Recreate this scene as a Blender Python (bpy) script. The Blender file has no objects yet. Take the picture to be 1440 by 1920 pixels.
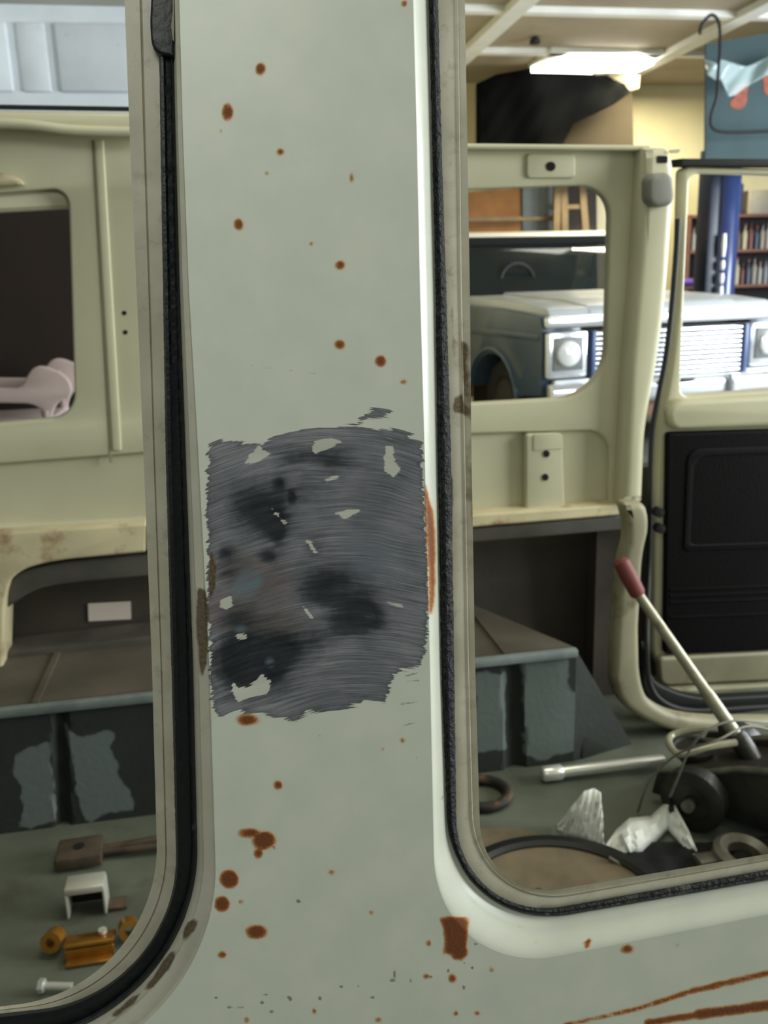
import bpy, bmesh, math, random
import numpy as np
from mathutils import Vector, Matrix
from mathutils.geometry import delaunay_2d_cdt
random.seed(7); RNG = np.random.default_rng(7)
R = math.radians
SC = bpy.context.scene
COL = SC.collection

# ------------------------------------------------------------------ camera
F = 1660.0
CAM = np.array([0.0, 0.0, 1.35])
_y, _p, _a = R(10), R(14.5), 0.03
_f = np.array([math.sin(_y)*math.cos(_p), math.cos(_y)*math.cos(_p), -math.sin(_p)])
_r0 = np.array([math.cos(_y), -math.sin(_y), 0.0]); _u0 = np.cross(_r0, _f)
_r = _r0*math.cos(_a) - _u0*math.sin(_a); _u = _u0*math.cos(_a) + _r0*math.sin(_a)
cam = bpy.data.cameras.new('camera'); cam_o = bpy.data.objects.new('camera', cam); COL.objects.link(cam_o)
cam_o.matrix_world = Matrix((( _r[0], _u[0], -_f[0], CAM[0]), (_r[1], _u[1], -_f[1], CAM[1]), (_r[2], _u[2], -_f[2], CAM[2]), (0, 0, 0, 1)))
cam.sensor_fit = 'VERTICAL'; cam.sensor_height = 36; cam.lens = F/1920*36
cam.clip_start = 0.02; cam.clip_end = 100
cam.dof.use_dof = True; cam.dof.focus_distance = 0.50; cam.dof.aperture_fstop = 14.5
SC.camera = cam_o

# ------------------------------------------------------------------ light
SC.view_settings.view_transform = 'Standard'; SC.view_settings.look = 'None'
SC.view_settings.exposure = 0.0; SC.view_settings.gamma = 1.0
w = bpy.data.worlds.new('world'); SC.world = w; w.use_nodes = True
w.node_tree.nodes['Background'].inputs[0].default_value = (0.80, 0.95, 0.86, 1)
w.node_tree.nodes['Background'].inputs[1].default_value = 0.15
def area(name, loc, target, size, energy, color, sy=None):
    l = bpy.data.lights.new(name, 'AREA'); l.energy = energy; l.color = color
    l.size = size
    if sy: l.shape = 'RECTANGLE'; l.size_y = sy
    o = bpy.data.objects.new(name, l); COL.objects.link(o); o.location = loc
    o.rotation_euler = (Vector(target)-Vector(loc)).to_track_quat('-Z', 'Y').to_euler()
    return o
# daylight through the open bay door on the right, and shop tubes over the van
area('bay_door_daylight', (4.6, 0.15, 2.1), (0.1, 0.55, 1.2), 2.4, 240, (0.95, 1.0, 0.98), 2.2)
area('bay_door_daylight_deep', (7.6, 3.6, 1.9), (3.6, 6.4, 1.0), 2.6, 520, (0.86, 0.94, 1.0), 2.4)
area('shop_tubes_over_van', (0.6, 1.5, 3.3), (0.6, 1.5, 0), 1.6, 19, (1.0, 0.98, 0.80), 1.2)
area('fill_light_behind', (-0.25, -0.5, 2.3), (0.05, 0.5, 1.55), 0.9, 6.6, (0.98, 1.0, 0.93), 0.5)  # unseen fill lamp, placed so the panel is brighter towards its top

area('fill_light_left', (-1.6, 4.6, 3.35), (-1.4, 6.0, 2.2), 1.6, 6.5, (0.90, 0.98, 1.0), 0.5)  # added fill lamp that brightens the white garage door, no fixture there

# ------------------------------------------------------------------ helpers
def ray(x, y): return _f + _r*((x-720)/F) + _u*((960-y)/F)
def PY(x, y, v): d = ray(x, y); return Vector(CAM + d*(v-CAM[1])/d[1])
def PZ(x, y, v): d = ray(x, y); return Vector(CAM + d*(v-CAM[2])/d[2])
class Plane:
    def __init__(s, o, n):
        s.o = Vector(o); s.n = Vector(n).normalized()
        s.e1 = Vector((1, 0, 0)); s.e1 = (s.e1 - s.n*s.e1.dot(s.n)).normalized(); s.e2 = s.n.cross(s.e1)
    def off(s, d): return Plane(s.o - s.n*d, s.n)      # d > 0: further from the camera
    def hit(s, x, y):
        d = Vector(ray(x, y)); c = Vector(CAM)
        return c + d*((s.o-c).dot(s.n)/d.dot(s.n))
    def uv(s, p): q = p - s.o; return q.dot(s.e1), q.dot(s.e2)
def vplane(y, lean=0.0, z0=1.25):
    return Plane((0, y, z0), (0, -math.cos(R(lean)), math.sin(R(lean))))
NEAR = vplane(0.50, 8, 1.25)
FAR = vplane(1.90, -4, 0.84)
LOW = vplane(2.04); WH = vplane(1.68)

def lin(c):
    if isinstance(c, str): c = [int(c[i:i+2], 16)/255 for i in (0, 2, 4)]
    return tuple(((v+0.055)/1.055)**2.4 if v > 0.04045 else v/12.92 for v in c) + (1.0,)
def mat(name, col, rough=0.5, metal=0.0, var=0.12, scale=6.0, bump=0.0, col2=None, bscale=80.0, coat=0.0, dirt=None, dirt_amt=0.0, dirt_scale=3.0):
    m = bpy.data.materials.new(name); m.use_nodes = True
    nt = m.node_tree; N = nt.nodes; L = nt.links; b = N['Principled BSDF']
    tc = N.new('ShaderNodeTexCoord')
    n = N.new('ShaderNodeTexNoise'); n.inputs['Scale'].default_value = scale; n.inputs['Detail'].default_value = 6
    L.new(tc.outputs['Object'], n.inputs['Vector'])
    c = lin(col); c2 = lin(col2) if col2 else tuple(v*(1-var*1.6) for v in c[:3])+(1,)
    mx = N.new('ShaderNodeMix'); mx.data_type = 'RGBA'
    mr = N.new('ShaderNodeMapRange'); mr.inputs[1].default_value = 0.35; mr.inputs[2].default_value = 0.68
    L.new(n.outputs['Fac'], mr.inputs[0]); L.new(mr.outputs[0], mx.inputs['Factor'])
    mx.inputs['A'].default_value = c; mx.inputs['B'].default_value = c2
    out = mx.outputs['Result']
    if dirt:
        n3 = N.new('ShaderNodeTexNoise'); n3.inputs['Scale'].default_value = dirt_scale; n3.inputs['Detail'].default_value = 9; n3.inputs['Roughness'].default_value = 0.65
        L.new(tc.outputs['Object'], n3.inputs['Vector'])
        mr3 = N.new('ShaderNodeMapRange'); mr3.inputs[1].default_value = 0.62-0.25*dirt_amt; mr3.inputs[2].default_value = 0.80-0.25*dirt_amt
        L.new(n3.outputs['Fac'], mr3.inputs[0])
        m3 = N.new('ShaderNodeMix'); m3.data_type = 'RGBA'; L.new(mr3.outputs[0], m3.inputs['Factor'])
        L.new(out, m3.inputs['A']); m3.inputs['B'].default_value = lin(dirt); out = m3.outputs['Result']
    L.new(out, b.inputs['Base Color'])
    b.inputs['Roughness'].default_value = rough; b.inputs['Metallic'].default_value = metal
    b.inputs['Coat Weight'].default_value = coat; b.inputs['Coat Roughness'].default_value = 0.12
    if bump:
        n2 = N.new('ShaderNodeTexNoise'); n2.inputs['Scale'].default_value = bscale; n2.inputs['Detail'].default_value = 5
        L.new(tc.outputs['Object'], n2.inputs['Vector'])
        bp = N.new('ShaderNodeBump'); bp.inputs['Strength'].default_value = bump; bp.inputs['Distance'].default_value = 0.004
        L.new(n2.outputs['Fac'], bp.inputs['Height']); L.new(bp.outputs['Normal'], b.inputs['Normal'])
    return m
def emis(name, col, s):
    m = bpy.data.materials.new(name); m.use_nodes = True; b = m.node_tree.nodes['Principled BSDF']
    b.inputs['Base Color'].default_value = lin(col); b.inputs['Emission Color'].default_value = lin(col); b.inputs['Emission Strength'].default_value = s
    return m
def glass(name, col, rough=0.03, alpha=0.3):
    m = bpy.data.materials.new(name); m.use_nodes = True; b = m.node_tree.nodes['Principled BSDF']
    b.inputs['Base Color'].default_value = lin(col); b.inputs['Roughness'].default_value = rough; b.inputs['Alpha'].default_value = alpha
    return m

def empty(name, loc, label, cat, group=None, rz=0.0):
    o = bpy.data.objects.new(name, None); COL.objects.link(o); o.empty_display_size = 0.1
    o.location = loc; o.rotation_euler = (0, 0, rz)
    return tag(o, label, cat, group)
def tag(o, label=None, cat=None, group=None, kind=None):
    if label: o['label'] = label
    if cat: o['category'] = cat
    if group: o['group'] = group
    if kind: o['kind'] = kind
    return o
def origin(p):
    o = Vector((0, 0, 0))
    while p is not None: o = o + Vector(p.location); p = p.parent
    return o
def obj(name, bm_or_me, m, parent=None, smooth=True, local=False, base=None):
    """link one mesh; vertices are given in world space unless local=True"""
    if isinstance(bm_or_me, bmesh.types.BMesh):
        me = bpy.data.meshes.new(name); bm_or_me.normal_update(); bm_or_me.to_mesh(me); bm_or_me.free()
    else: me = bm_or_me; me.name = name
    o = bpy.data.objects.new(name, me); COL.objects.link(o)
    me.materials.clear(); me.materials.append(m)
    if parent is not None:
        o.parent = parent
        if not local: me.transform(Matrix.Translation(-origin(parent)))
    elif base is not None:
        o.location = base; me.transform(Matrix.Translation(-Vector(base)))
    if smooth:
        for p in me.polygons: p.use_smooth = True
        try: me.set_sharp_from_angle(angle=R(38))
        except Exception: pass
    return o
def bez(p0, p1, p2, n):
    return [((1-t)**2*p0[0]+2*t*(1-t)*p1[0]+t*t*p2[0], (1-t)**2*p0[1]+2*t*(1-t)*p1[1]+t*t*p2[1]) for t in [i/n for i in range(n+1)]]
def arc(p0, c, p2, n):   # conic corner, close to a circle
    wgt = 0.72; out = []
    for i in range(n+1):
        t = i/n; a, b, d = (1-t)**2, 2*t*(1-t)*wgt, t*t; s = a+b+d
        out.append(((a*p0[0]+b*c[0]+d*p2[0])/s, (a*p0[1]+b*c[1]+d*p2[1])/s))
    return out
def fillet(pts, n=10, seg=1):
    """pts: (x, y[, r]); returns closed outline with rounded corners, straight edges cut in seg pieces"""
    k = len(pts); cs = []
    for i in range(k):
        x, y = pts[i][:2]; r = pts[i][2] if len(pts[i]) > 2 else 0
        if r <= 0: cs.append([(x, y)]); continue
        a = np.array(pts[i-1][:2], float); b = np.array((x, y), float); c = np.array(pts[(i+1) % k][:2], float)
        la, lc = np.linalg.norm(a-b), np.linalg.norm(c-b)
        ra, rc = min(r, la*0.49), min(r, lc*0.49)
        cs.append(arc(tuple(b+(a-b)/la*ra), (x, y), tuple(b+(c-b)/lc*rc), n))
    out = []
    for i in range(k):
        out += cs[i]
        if seg > 1:
            p, q = cs[i][-1], cs[(i+1) % k][0]
            out += [(p[0]+(q[0]-p[0])*t/seg, p[1]+(q[1]-p[1])*t/seg) for t in range(1, seg)]
    return out
def plate(name, outer, plane, thick, m, parent=None, holes=(), bevel=0.0, base=None, smooth=True, res=2):
    """sheet of real thickness; front face on plane, body behind it"""
    cu = bpy.data.curves.new('tmp', 'CURVE'); cu.dimensions = '2D'; cu.fill_mode = 'BOTH'
    cu.extrude = max(thick/2-bevel, 1e-4); cu.bevel_depth = bevel; cu.bevel_resolution = res; cu.offset = -bevel
    for poly in [outer]+list(holes):
        sp = cu.splines.new('POLY'); sp.points.add(len(poly)-1); sp.use_cyclic_u = True
        for i, (x, y) in enumerate(poly):
            u, v = plane.uv(plane.hit(x, y)); sp.points[i].co = (u, v, 0, 1)
    o = bpy.data.objects.new('tmp', cu); COL.objects.link(o)
    me = bpy.data.meshes.new_from_object(o.evaluated_get(bpy.context.evaluated_depsgraph_get()))
    bpy.data.objects.remove(o); bpy.data.curves.remove(cu)
    c = plane.o - plane.n*(thick/2)
    M4 = Matrix(((plane.e1.x, plane.e2.x, plane.n.x, c.x), (plane.e1.y, plane.e2.y, plane.n.y, c.y), (plane.e1.z, plane.e2.z, plane.n.z, c.z), (0, 0, 0, 1)))
    me.transform(M4)
    bm = bmesh.new(); bm.from_mesh(me); bmesh.ops.remove_doubles(bm, verts=bm.verts, dist=1e-6)
    bmesh.ops.recalc_face_normals(bm, faces=bm.faces); bm.to_mesh(me); bm.free()
    if base is None and parent is None:
        co = np.array([v.co[:] for v in me.vertices]); base = Vector((co[:, 0].mean(), co[:, 1].mean(), co[:, 2].min()))
    return obj(name, me, m, parent, smooth=smooth, base=base)
def add_box(bm, c, s, rot=None, bev=0.0):
    r = bmesh.ops.create_cube(bm, size=1.0)
    vs = r['verts']
    M4 = Matrix.Translation(c) @ (rot.to_4x4() if rot else Matrix.Identity(4)) @ Matrix.Diagonal((s[0], s[1], s[2], 1))
    bmesh.ops.transform(bm, matrix=M4, verts=vs)
    if bev:
        es = list({e for v in vs for e in v.link_edges})
        bmesh.ops.bevel(bm, geom=es, offset=bev, segments=2, affect='EDGES', profile=0.5)
def box(name, c, s, m, parent=None, rot=None, bev=0.0, local=False, base=None):
    bm = bmesh.new(); add_box(bm, Vector(c), s, rot, bev)
    if parent is None and base is None: base = Vector((c[0], c[1], c[2]-s[2]/2))
    return obj(name, bm, m, parent, local=local, base=base)
def add_tube(bm, pts, rad, n=10, cap=True):
    pts = [Vector(p) for p in pts]; rad = rad if isinstance(rad, (list, tuple)) else [rad]*len(pts)
    prev = None; nrm = None
    for i, p in enumerate(pts):
        t = (pts[min(i+1, len(pts)-1)]-pts[max(i-1, 0)]).normalized()
        if nrm is None:
            nrm = t.orthogonal().normalized()
        else: nrm = (nrm - t*nrm.dot(t)).normalized()
        b = t.cross(nrm)
        ring = [bm.verts.new(p+(nrm*math.cos(2*math.pi*k/n)+b*math.sin(2*math.pi*k/n))*rad[i]) for k in range(n)]
        if prev:
            for k in range(n): bm.faces.new((prev[k], prev[(k+1) % n], ring[(k+1) % n], ring[k]))
        elif cap: bm.faces.new(ring[::-1])
        prev = ring
    if cap: bm.faces.new(prev)
def tube(name, pts, rad, m, parent=None, n=10, local=False, base=None):
    bm = bmesh.new(); add_tube(bm, pts, rad, n)
    if parent is None and base is None: base = min((Vector(p) for p in pts), key=lambda p: p.z)
    return obj(name, bm, m, parent, local=local, base=base)
def add_lathe(bm, prof, c, axis, n=32):
    axis = Vector(axis).normalized(); a = axis.orthogonal().normalized(); b = axis.cross(a); c = Vector(c); prev = None
    for (r, h) in prof:
        ring = [bm.verts.new(c+axis*h+(a*math.cos(2*math.pi*k/n)+b*math.sin(2*math.pi*k/n))*max(r, 1e-4)) for k in range(n)]
        if prev:
            for k in range(n): bm.faces.new((prev[k], prev[(k+1) % n], ring[(k+1) % n], ring[k]))
        prev = ring
    bmesh.ops.remove_doubles(bm, verts=bm.verts, dist=1e-6)
def lathe(name, prof, c, axis, m, parent=None, n=32, local=False, base=None):
    bm = bmesh.new(); add_lathe(bm, prof, c, axis, n); bmesh.ops.recalc_face_normals(bm, faces=bm.faces)
    if parent is None and base is None: base = Vector(c)
    return obj(name, bm, m, parent, local=local, base=base)
def smooth_path(pts, n=8):
    P = [Vector(p) for p in pts]; P = [P[0]*2-P[1]]+P+[P[-1]*2-P[-2]]; out = []
    for i in range(1, len(P)-2):
        for k in range(n):
            t = k/n; a, b, c, d = P[i-1], P[i], P[i+1], P[i+2]
            out.append(0.5*((2*b)+(c-a)*t+(2*a-5*b+4*c-d)*t*t+(3*b-a-3*c+d)*t**3))
    return out+[P[-2]]
def extrude_poly(name, pts3, vec, m, parent=None, local=False, bev=0.0, base=None):
    bm = bmesh.new(); vs = [bm.verts.new(p) for p in pts3]; f = bm.faces.new(vs)
    r = bmesh.ops.extrude_face_region(bm, geom=[f]); nv = [e for e in r['geom'] if isinstance(e, bmesh.types.BMVert)]
    bmesh.ops.translate(bm, verts=nv, vec=Vector(vec)); bmesh.ops.recalc_face_normals(bm, faces=bm.faces)
    if bev: bmesh.ops.bevel(bm, geom=list(bm.edges), offset=bev, segments=2, affect='EDGES', profile=0.5)
    if parent is None and base is None: base = min((Vector(p) for p in pts3), key=lambda p: p.z)
    return obj(name, bm, m, parent, local=local, base=base)

# ------------------------------------------------------------------ wear marks on the near body side
RUST = [(488,130,10,12),(427,210,10,16),(526,284,7,6),(660,333,4,8),(448,421,9,11),(638,497,10,9),(637,646,10,9),
 (714,677,11,11),(758,716,6,4),(584,457,3,3),(758,6,5,5),(465,1350,22,11),(522,1472,9,9),(470,1562,22,9),(495,1575,23,18),
 (485,1600,8,10),(430,1648,18,18),(417,1695,15,15),(452,1691,4,4),(481,1747,20,14),(417,1790,8,7),(622,1636,7,5),(755,1388,5,5),(718,1404,3,3),
 (848,1834,8,9),(804,1768,4,5),(1102,1768,9,10),(1177,1779,13,9),(1007,1763,5,4),(978,1737,5,5),(1070,1735,5,4),
 (1131,1735,4,4),(1031,1790,4,3),(697,1711,4,4),(590,1896,4,5),(463,1912,4,5),(710,1912,5,4),(885,1690,4,4),(922,1818,4,4),
 (895,1900,5,4),(1264,1700,3,3),(1270,1772,3,3),(514,1590,3,3),(855,1900,4,4),(1310,1720,3,3),(800,1830,5,4)]
YEL = [(500,325,4,4),(414,246,3,4),(829,1496,3,4)]
DOTS = [(640,1850,4,3),(672,1848,3,3),(735,1838,8,3),(740,1828,3,8),(770,1838,3,3),(600,1872,4,4),(498,1865,4,2),(540,1870,3,3),
 (405,1871,5,3),(430,1888,5,3),(450,1888,9,2),(492,1880,4,4),(509,1897,5,3),(545,1873,4,5),(698,1870,4,4),(795,1893,3,3),(870,1806,3,3),
 (885,1815,3,3),(892,1770,4,3),(808,1832,3,3),(870,1852,4,4),(560,1690,5,4),(600,1380,2,2),(782,1421,2,2),(840,1820,3,4)]
def Z8(*pts): return [(360+x/2.769, 740+y/2.769) for x, y in pts]
SAND = Z8((95,255),(140,235),(200,235),(260,245),(330,250),(365,258),(420,225),(520,190),(640,172),(760,165),(850,158),(960,186),(1040,225),(1140,235),(1195,247),
 (1203,470),(1215,700),(1226,900),(1228,1100),(1222,1220),(1212,1330),(1180,1412),(1090,1422),(1058,1450),(1020,1520),(1000,1587),(900,1580),
 (860,1610),(760,1635),(700,1642),(600,1650),(540,1690),(480,1690),(400,1665),(330,1650),(240,1650),(150,1675),(125,1650),(102,1600),(97,1400),(87,1200),(80,1100),(82,800),(78,620),(82,400))
TUFT = [Z8((862,130),(900,92),(960,72),(1020,78),(1040,108),(990,116),(920,122),(872,148)), Z8((970,175),(1080,178),(1142,212),(1100,240),(1000,222))]
RESID = [Z8((345,262),(372,285),(405,310),(340,345),(280,356),(300,318)), Z8((640,250),(720,225),(772,245),(700,282),(640,305),(625,285)),
 Z8((1010,265),(1042,270),(1050,350),(1082,385),(1045,425),(1005,395),(1002,305)), Z8((745,622),(800,602),(865,598),(830,632),(790,645)),
 Z8((212,1500),(240,1530),(290,1520),(365,1458),(405,1490),(390,1560),(300,1570),(240,1597),(215,1560)), Z8((155,1070),(195,1042),(212,1090),(180,1115),(150,1098)),
 Z8((598,758),(612,765),(650,822),(640,826)), Z8((576,1102),(588,1108),(634,1168),(624,1170)), Z8((235,1248),(280,1250),(282,1272),(236,1270)),
 Z8((690,440),(750,425),(760,432),(700,450)), Z8((418,598),(470,650),(492,668),(482,672)), Z8((1020,1080),(1090,1092),(1095,1104),(1060,1098))]
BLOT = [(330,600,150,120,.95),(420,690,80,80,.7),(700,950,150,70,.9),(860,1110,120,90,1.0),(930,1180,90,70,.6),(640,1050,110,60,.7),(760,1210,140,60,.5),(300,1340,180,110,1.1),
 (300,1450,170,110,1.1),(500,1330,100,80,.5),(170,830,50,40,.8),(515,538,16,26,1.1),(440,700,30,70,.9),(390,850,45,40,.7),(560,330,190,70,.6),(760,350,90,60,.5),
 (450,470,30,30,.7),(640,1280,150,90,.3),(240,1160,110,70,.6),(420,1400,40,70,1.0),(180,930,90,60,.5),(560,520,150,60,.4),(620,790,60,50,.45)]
BRN = [(400,980,150,120,.9),(220,900,140,90,.8),(470,1190,150,80,.8),(180,1130,120,80,.9),(350,1220,170,60,.6),(100,560,50,500,.35),(870,780,120,70,.3),(700,380,120,60,.35)]
STAIN = [Z8((22,1000),(72,1015),(85,1100),(82,1300),(78,1400),(45,1490),(38,1400),(25,1200)), Z8((100,820),(130,900),(120,1000),(95,1060),(84,930)),
 [(366,1720),(352,1728),(340,1758),(356,1762),(372,1730)], [(334,1782),(318,1786),(300,1812),(276,1846),(285,1852),(315,1822)], [(268,1853),(232,1880),(205,1908),(215,1910),(262,1872)],
 [(852,745),(866,738),(872,760),(880,762),(882,790),(868,775),(850,772)], [(874,600),(880,640),(882,760),(876,750)], [(844,520),(850,640),(848,700),(842,620)],
 [(838,870),(850,900),(848,990),(844,1130),(852,1120),(848,1180),(842,1250),(836,1100),(836,960)], [(866,640),(878,650),(883,720),(884,790),(872,770),(868,700)], [(880,860),(885,870),(887,960),(883,1010),(879,940)], [(874,800),(882,800),(884,900),(882,960),(875,930)]]
RLIP = [(796,905),(800,908),(806,935),(812,960),(816,1000),(817,1060),(816,1120),(812,1152),(803,1155),(804,1100),(801,1030),(798,970)]
RTEXT = [(824,1722),(838,1718),(866,1718),(881,1721),(878,1738),(876,1772),(878,1790),(866,1802),(852,1800),(846,1792),(832,1788),(834,1765),(830,1742)]
LINES = [((1060,1922),(1200,1890),4.0),((1200,1890),(1300,1857),5.0),((1300,1857),(1450,1822),6.0),((1215,1918),(1310,1902),7.0),((1310,1902),(1450,1884),10.0)]
SCR = [((762,1278),(786,1276),1.4),((752,1320),(784,1316),1.5),((757,1360),(778,1355),1.2),((436,1442),(480,1436),0.8),((470,686),(590,700),0.8),((760,1268),(782,1262),1.0)]
def sd_poly(px, py, poly):
    d = np.full(px.shape, 1e18); inside = np.zeros(px.shape, bool); k = len(poly)
    for i in range(k):
        x0, y0 = poly[i]; x1, y1 = poly[(i+1) % k]
        ex, ey = x1-x0, y1-y0; wx, wy = px-x0, py-y0
        t = np.clip((wx*ex+wy*ey)/(ex*ex+ey*ey+1e-12), 0, 1)
        d = np.minimum(d, (wx-ex*t)**2+(wy-ey*t)**2)
        c = ((y0 <= py) != (y1 <= py)) & (px < (x1-x0)*(py-y0)/(y1-y0+1e-12)+x0)
        inside ^= c
    d = np.sqrt(d); return np.where(inside, -d, d)
def sd_ell(px, py, e):
    x, y, a, b = e; return (np.sqrt(((px-x)/a)**2+((py-y)/b)**2)-1)*min(a, b)
def sd_seg(px, py, s):
    (x0, y0), (x1, y1), w_ = s; ex, ey = x1-x0, y1-y0
    t = np.clip(((px-x0)*ex+(py-y0)*ey)/(ex*ex+ey*ey), 0, 1)
    return np.hypot(px-x0-ex*t, py-y0-ey*t)-w_
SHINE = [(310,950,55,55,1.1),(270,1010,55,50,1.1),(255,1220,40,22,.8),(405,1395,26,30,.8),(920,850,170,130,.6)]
def wear(px, py):
    big = np.full(px.shape, 60.0); A = {}
    r = big.copy()
    for e in RUST: r = np.minimum(r, sd_ell(px, py, e))
    for s in LINES: r = np.minimum(r, sd_seg(px, py, s))
    r = np.minimum(np.minimum(r, sd_poly(px, py, RLIP)), sd_poly(px, py, RTEXT)); A['rust'] = r
    q = big.copy()
    for e in YEL: q = np.minimum(q, sd_ell(px, py, e))
    A['yellow'] = q
    s = sd_poly(px, py, SAND)
    for t in TUFT: s = np.minimum(s, sd_poly(px, py, t))
    A['sand'] = s
    q = big.copy()
    for t in RESID: q = np.minimum(q, sd_poly(px, py, t))
    A['residue'] = q
    q = big.copy()
    for e in DOTS: q = np.minimum(q, sd_ell(px, py, e))
    for e in SCR: q = np.minimum(q, sd_seg(px, py, e))
    A['dots'] = q
    q = big.copy()
    for t in STAIN: q = np.minimum(q, sd_poly(px, py, t))
    A['stain'] = q
    def blobs(L):
        q = np.zeros(px.shape)
        for x, y, a, b, s in L:
            cx, cy = 360+x/2.769, 740+y/2.769
            q += s*np.exp(-0.85*(((px-cx)/(a/2.769))**2+((py-cy)/(b/2.769))**2))
        return np.minimum(q, 1.0)
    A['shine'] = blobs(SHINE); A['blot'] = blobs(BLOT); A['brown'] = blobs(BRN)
    return A
def set_wear(me, pxy):
    for k, v in wear(pxy[:, 0], pxy[:, 1]).items():
        a = me.attributes.new(k, 'FLOAT', 'POINT'); a.data.foreach_set('value', v.astype(np.float32))
    uv = np.array([NEAR.uv(NEAR.hit(x, y)) for x, y in pxy])*10
    a = me.attributes.new('side', 'FLOAT_VECTOR', 'POINT')
    a.data.foreach_set('vector', np.column_stack([uv, np.zeros(len(uv))]).astype(np.float32).ravel())

def body_paint(name, base, base2, rough=0.38, coat=0.25, grime=0.0):
    m = bpy.data.materials.new(name); m.use_nodes = True
    nt = m.node_tree; N = nt.nodes; L = nt.links; b = N['Principled BSDF']
    side = N.new('ShaderNodeAttribute'); side.attribute_name = 'side'
    def attr(n): a = N.new('ShaderNodeAttribute'); a.attribute_name = n; return a.outputs['Fac']
    def noise(scale, detail=5, vec=None, rgh=0.55):
        n = N.new('ShaderNodeTexNoise'); n.inputs['Scale'].default_value = scale; n.inputs['Detail'].default_value = detail; n.inputs['Roughness'].default_value = rgh
        L.new(vec if vec else side.outputs['Vector'], n.inputs['Vector']); return n.outputs['Fac']
    def math_(op, x, y=None):
        n = N.new('ShaderNodeMath'); n.operation = op
        for i, v in enumerate((x, y)):
            if v is None: continue
            if isinstance(v, (int, float)): n.inputs[i].default_value = v
            else: L.new(v, n.inputs[i])
        return n.outputs[0]
    def edge(sd, nz, amp, lo, hi):
        v = math_('ADD', sd, math_('MULTIPLY', math_('SUBTRACT', nz, 0.5), amp))
        r = N.new('ShaderNodeMapRange'); L.new(v, r.inputs[0]); r.inputs[1].default_value = hi; r.inputs[2].default_value = lo; return r.outputs[0]
    def mix(f, A, B):
        n = N.new('ShaderNodeMix'); n.data_type = 'RGBA'
        for s, v in (('Factor', f), ('A', A), ('B', B)):
            if isinstance(v, (int, float)): n.inputs[s].default_value = v
            elif isinstance(v, tuple): n.inputs[s].default_value = v
            else: L.new(v, n.inputs[s])
        return n.outputs['Result']
    def ramp(v, lo, hi):
        r = N.new('ShaderNodeMapRange'); L.new(v, r.inputs[0]); r.inputs[1].default_value = lo; r.inputs[2].default_value = hi; return r.outputs[0]
    # brushing direction: long sweeping arcs
    sep = N.new('ShaderNodeSeparateXYZ'); L.new(side.outputs['Vector'], sep.inputs[0])
    xx = math_('ADD', sep.outputs[0], -0.5)
    yy = math_('ADD', sep.outputs[1], math_('MULTIPLY', math_('MULTIPLY', xx, xx), 0.28))
    yy = math_('ADD', yy, math_('MULTIPLY', noise(1.3, 2), 0.10))
    cmb = N.new('ShaderNodeCombineXYZ'); L.new(math_('MULTIPLY', sep.outputs[0], 2.6), cmb.inputs[0]); L.new(math_('MULTIPLY', yy, 120.0), cmb.inputs[1])
    st = noise(1.0, 6, cmb.outputs[0], 0.62)
    cmb2 = N.new('ShaderNodeCombineXYZ'); L.new(math_('MULTIPLY', sep.outputs[0], 3.0), cmb2.inputs[0]); L.new(math_('MULTIPLY', yy, 34.0), cmb2.inputs[1])
    st2 = noise(1.0, 4, cmb2.outputs[0], 0.6)
    n1 = noise(9, 6); n2 = noise(55, 4); n3 = noise(3, 5)
    paint = mix(ramp(n3, 0.35, 0.7), lin(base), lin(base2))
    if grime:
        paint = mix(math_('MULTIPLY', ramp(noise(7, 8, None, 0.7), 0.55, 0.75), grime), paint, lin('6e6248'))
    # bare steel with dark, brown and paler blotches
    steel = mix(ramp(st, 0.32, 0.70), lin('64666b'), lin('a9a9ae'))
    steel = mix(ramp(st2, 0.45, 0.75), steel, lin('74757b'))
    steel = mix(math_('MULTIPLY', ramp(noise(1.7, 4), 0.42, 0.66), 0.75), steel, mix(ramp(st, 0.35, 0.7), lin('43494d'), lin('7d848a')))
    steel = mix(math_('MULTIPLY', ramp(noise(4.0, 5), 0.52, 0.75), 0.45), steel, lin('8a8490'))
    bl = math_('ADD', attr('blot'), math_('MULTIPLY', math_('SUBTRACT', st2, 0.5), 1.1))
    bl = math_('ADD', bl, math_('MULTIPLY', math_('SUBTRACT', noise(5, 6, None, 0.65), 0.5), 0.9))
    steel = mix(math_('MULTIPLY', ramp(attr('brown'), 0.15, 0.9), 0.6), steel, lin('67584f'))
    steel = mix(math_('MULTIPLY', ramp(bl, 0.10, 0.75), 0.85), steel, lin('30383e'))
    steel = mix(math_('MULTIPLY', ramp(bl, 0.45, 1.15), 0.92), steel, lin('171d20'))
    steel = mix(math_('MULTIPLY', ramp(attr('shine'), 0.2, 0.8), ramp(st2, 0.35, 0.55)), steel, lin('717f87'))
    fray = math_('MULTIPLY', math_('SUBTRACT', st2, 0.5), 34.0)
    sdn = math_('ADD', attr('sand'), fray); rdn = math_('ADD', math_('ADD', attr('residue'), math_('MULTIPLY', fray, 0.55)), -1.0)
    sand = edge(sdn, st, 18, -0.8, 0.8)
    res = edge(rdn, st, 12, -0.8, 0.8)
    col = mix(sand, paint, steel)
    # dark burnished line round the edge of the sanding
    rim = math_('MULTIPLY', edge(sdn, st, 18, -1.2, 0.8), math_('SUBTRACT', 1.0, edge(sdn, st, 18, -8, -1.5)))
    col = mix(math_('MULTIPLY', rim, 0.45), col, lin('454a4c'))
    col = mix(res, col, lin('c9cabc'))
    rustc = mix(ramp(n2, 0.35, 0.65), lin('bd7228'), lin('8f5219'))
    rustc = mix(edge(attr('rust'), n1, 5, -6, -1.8), rustc, lin('74401c'))
    halo = math_('MULTIPLY', edge(attr('rust'), n1, 5, -1, 4), 0.40)
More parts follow.
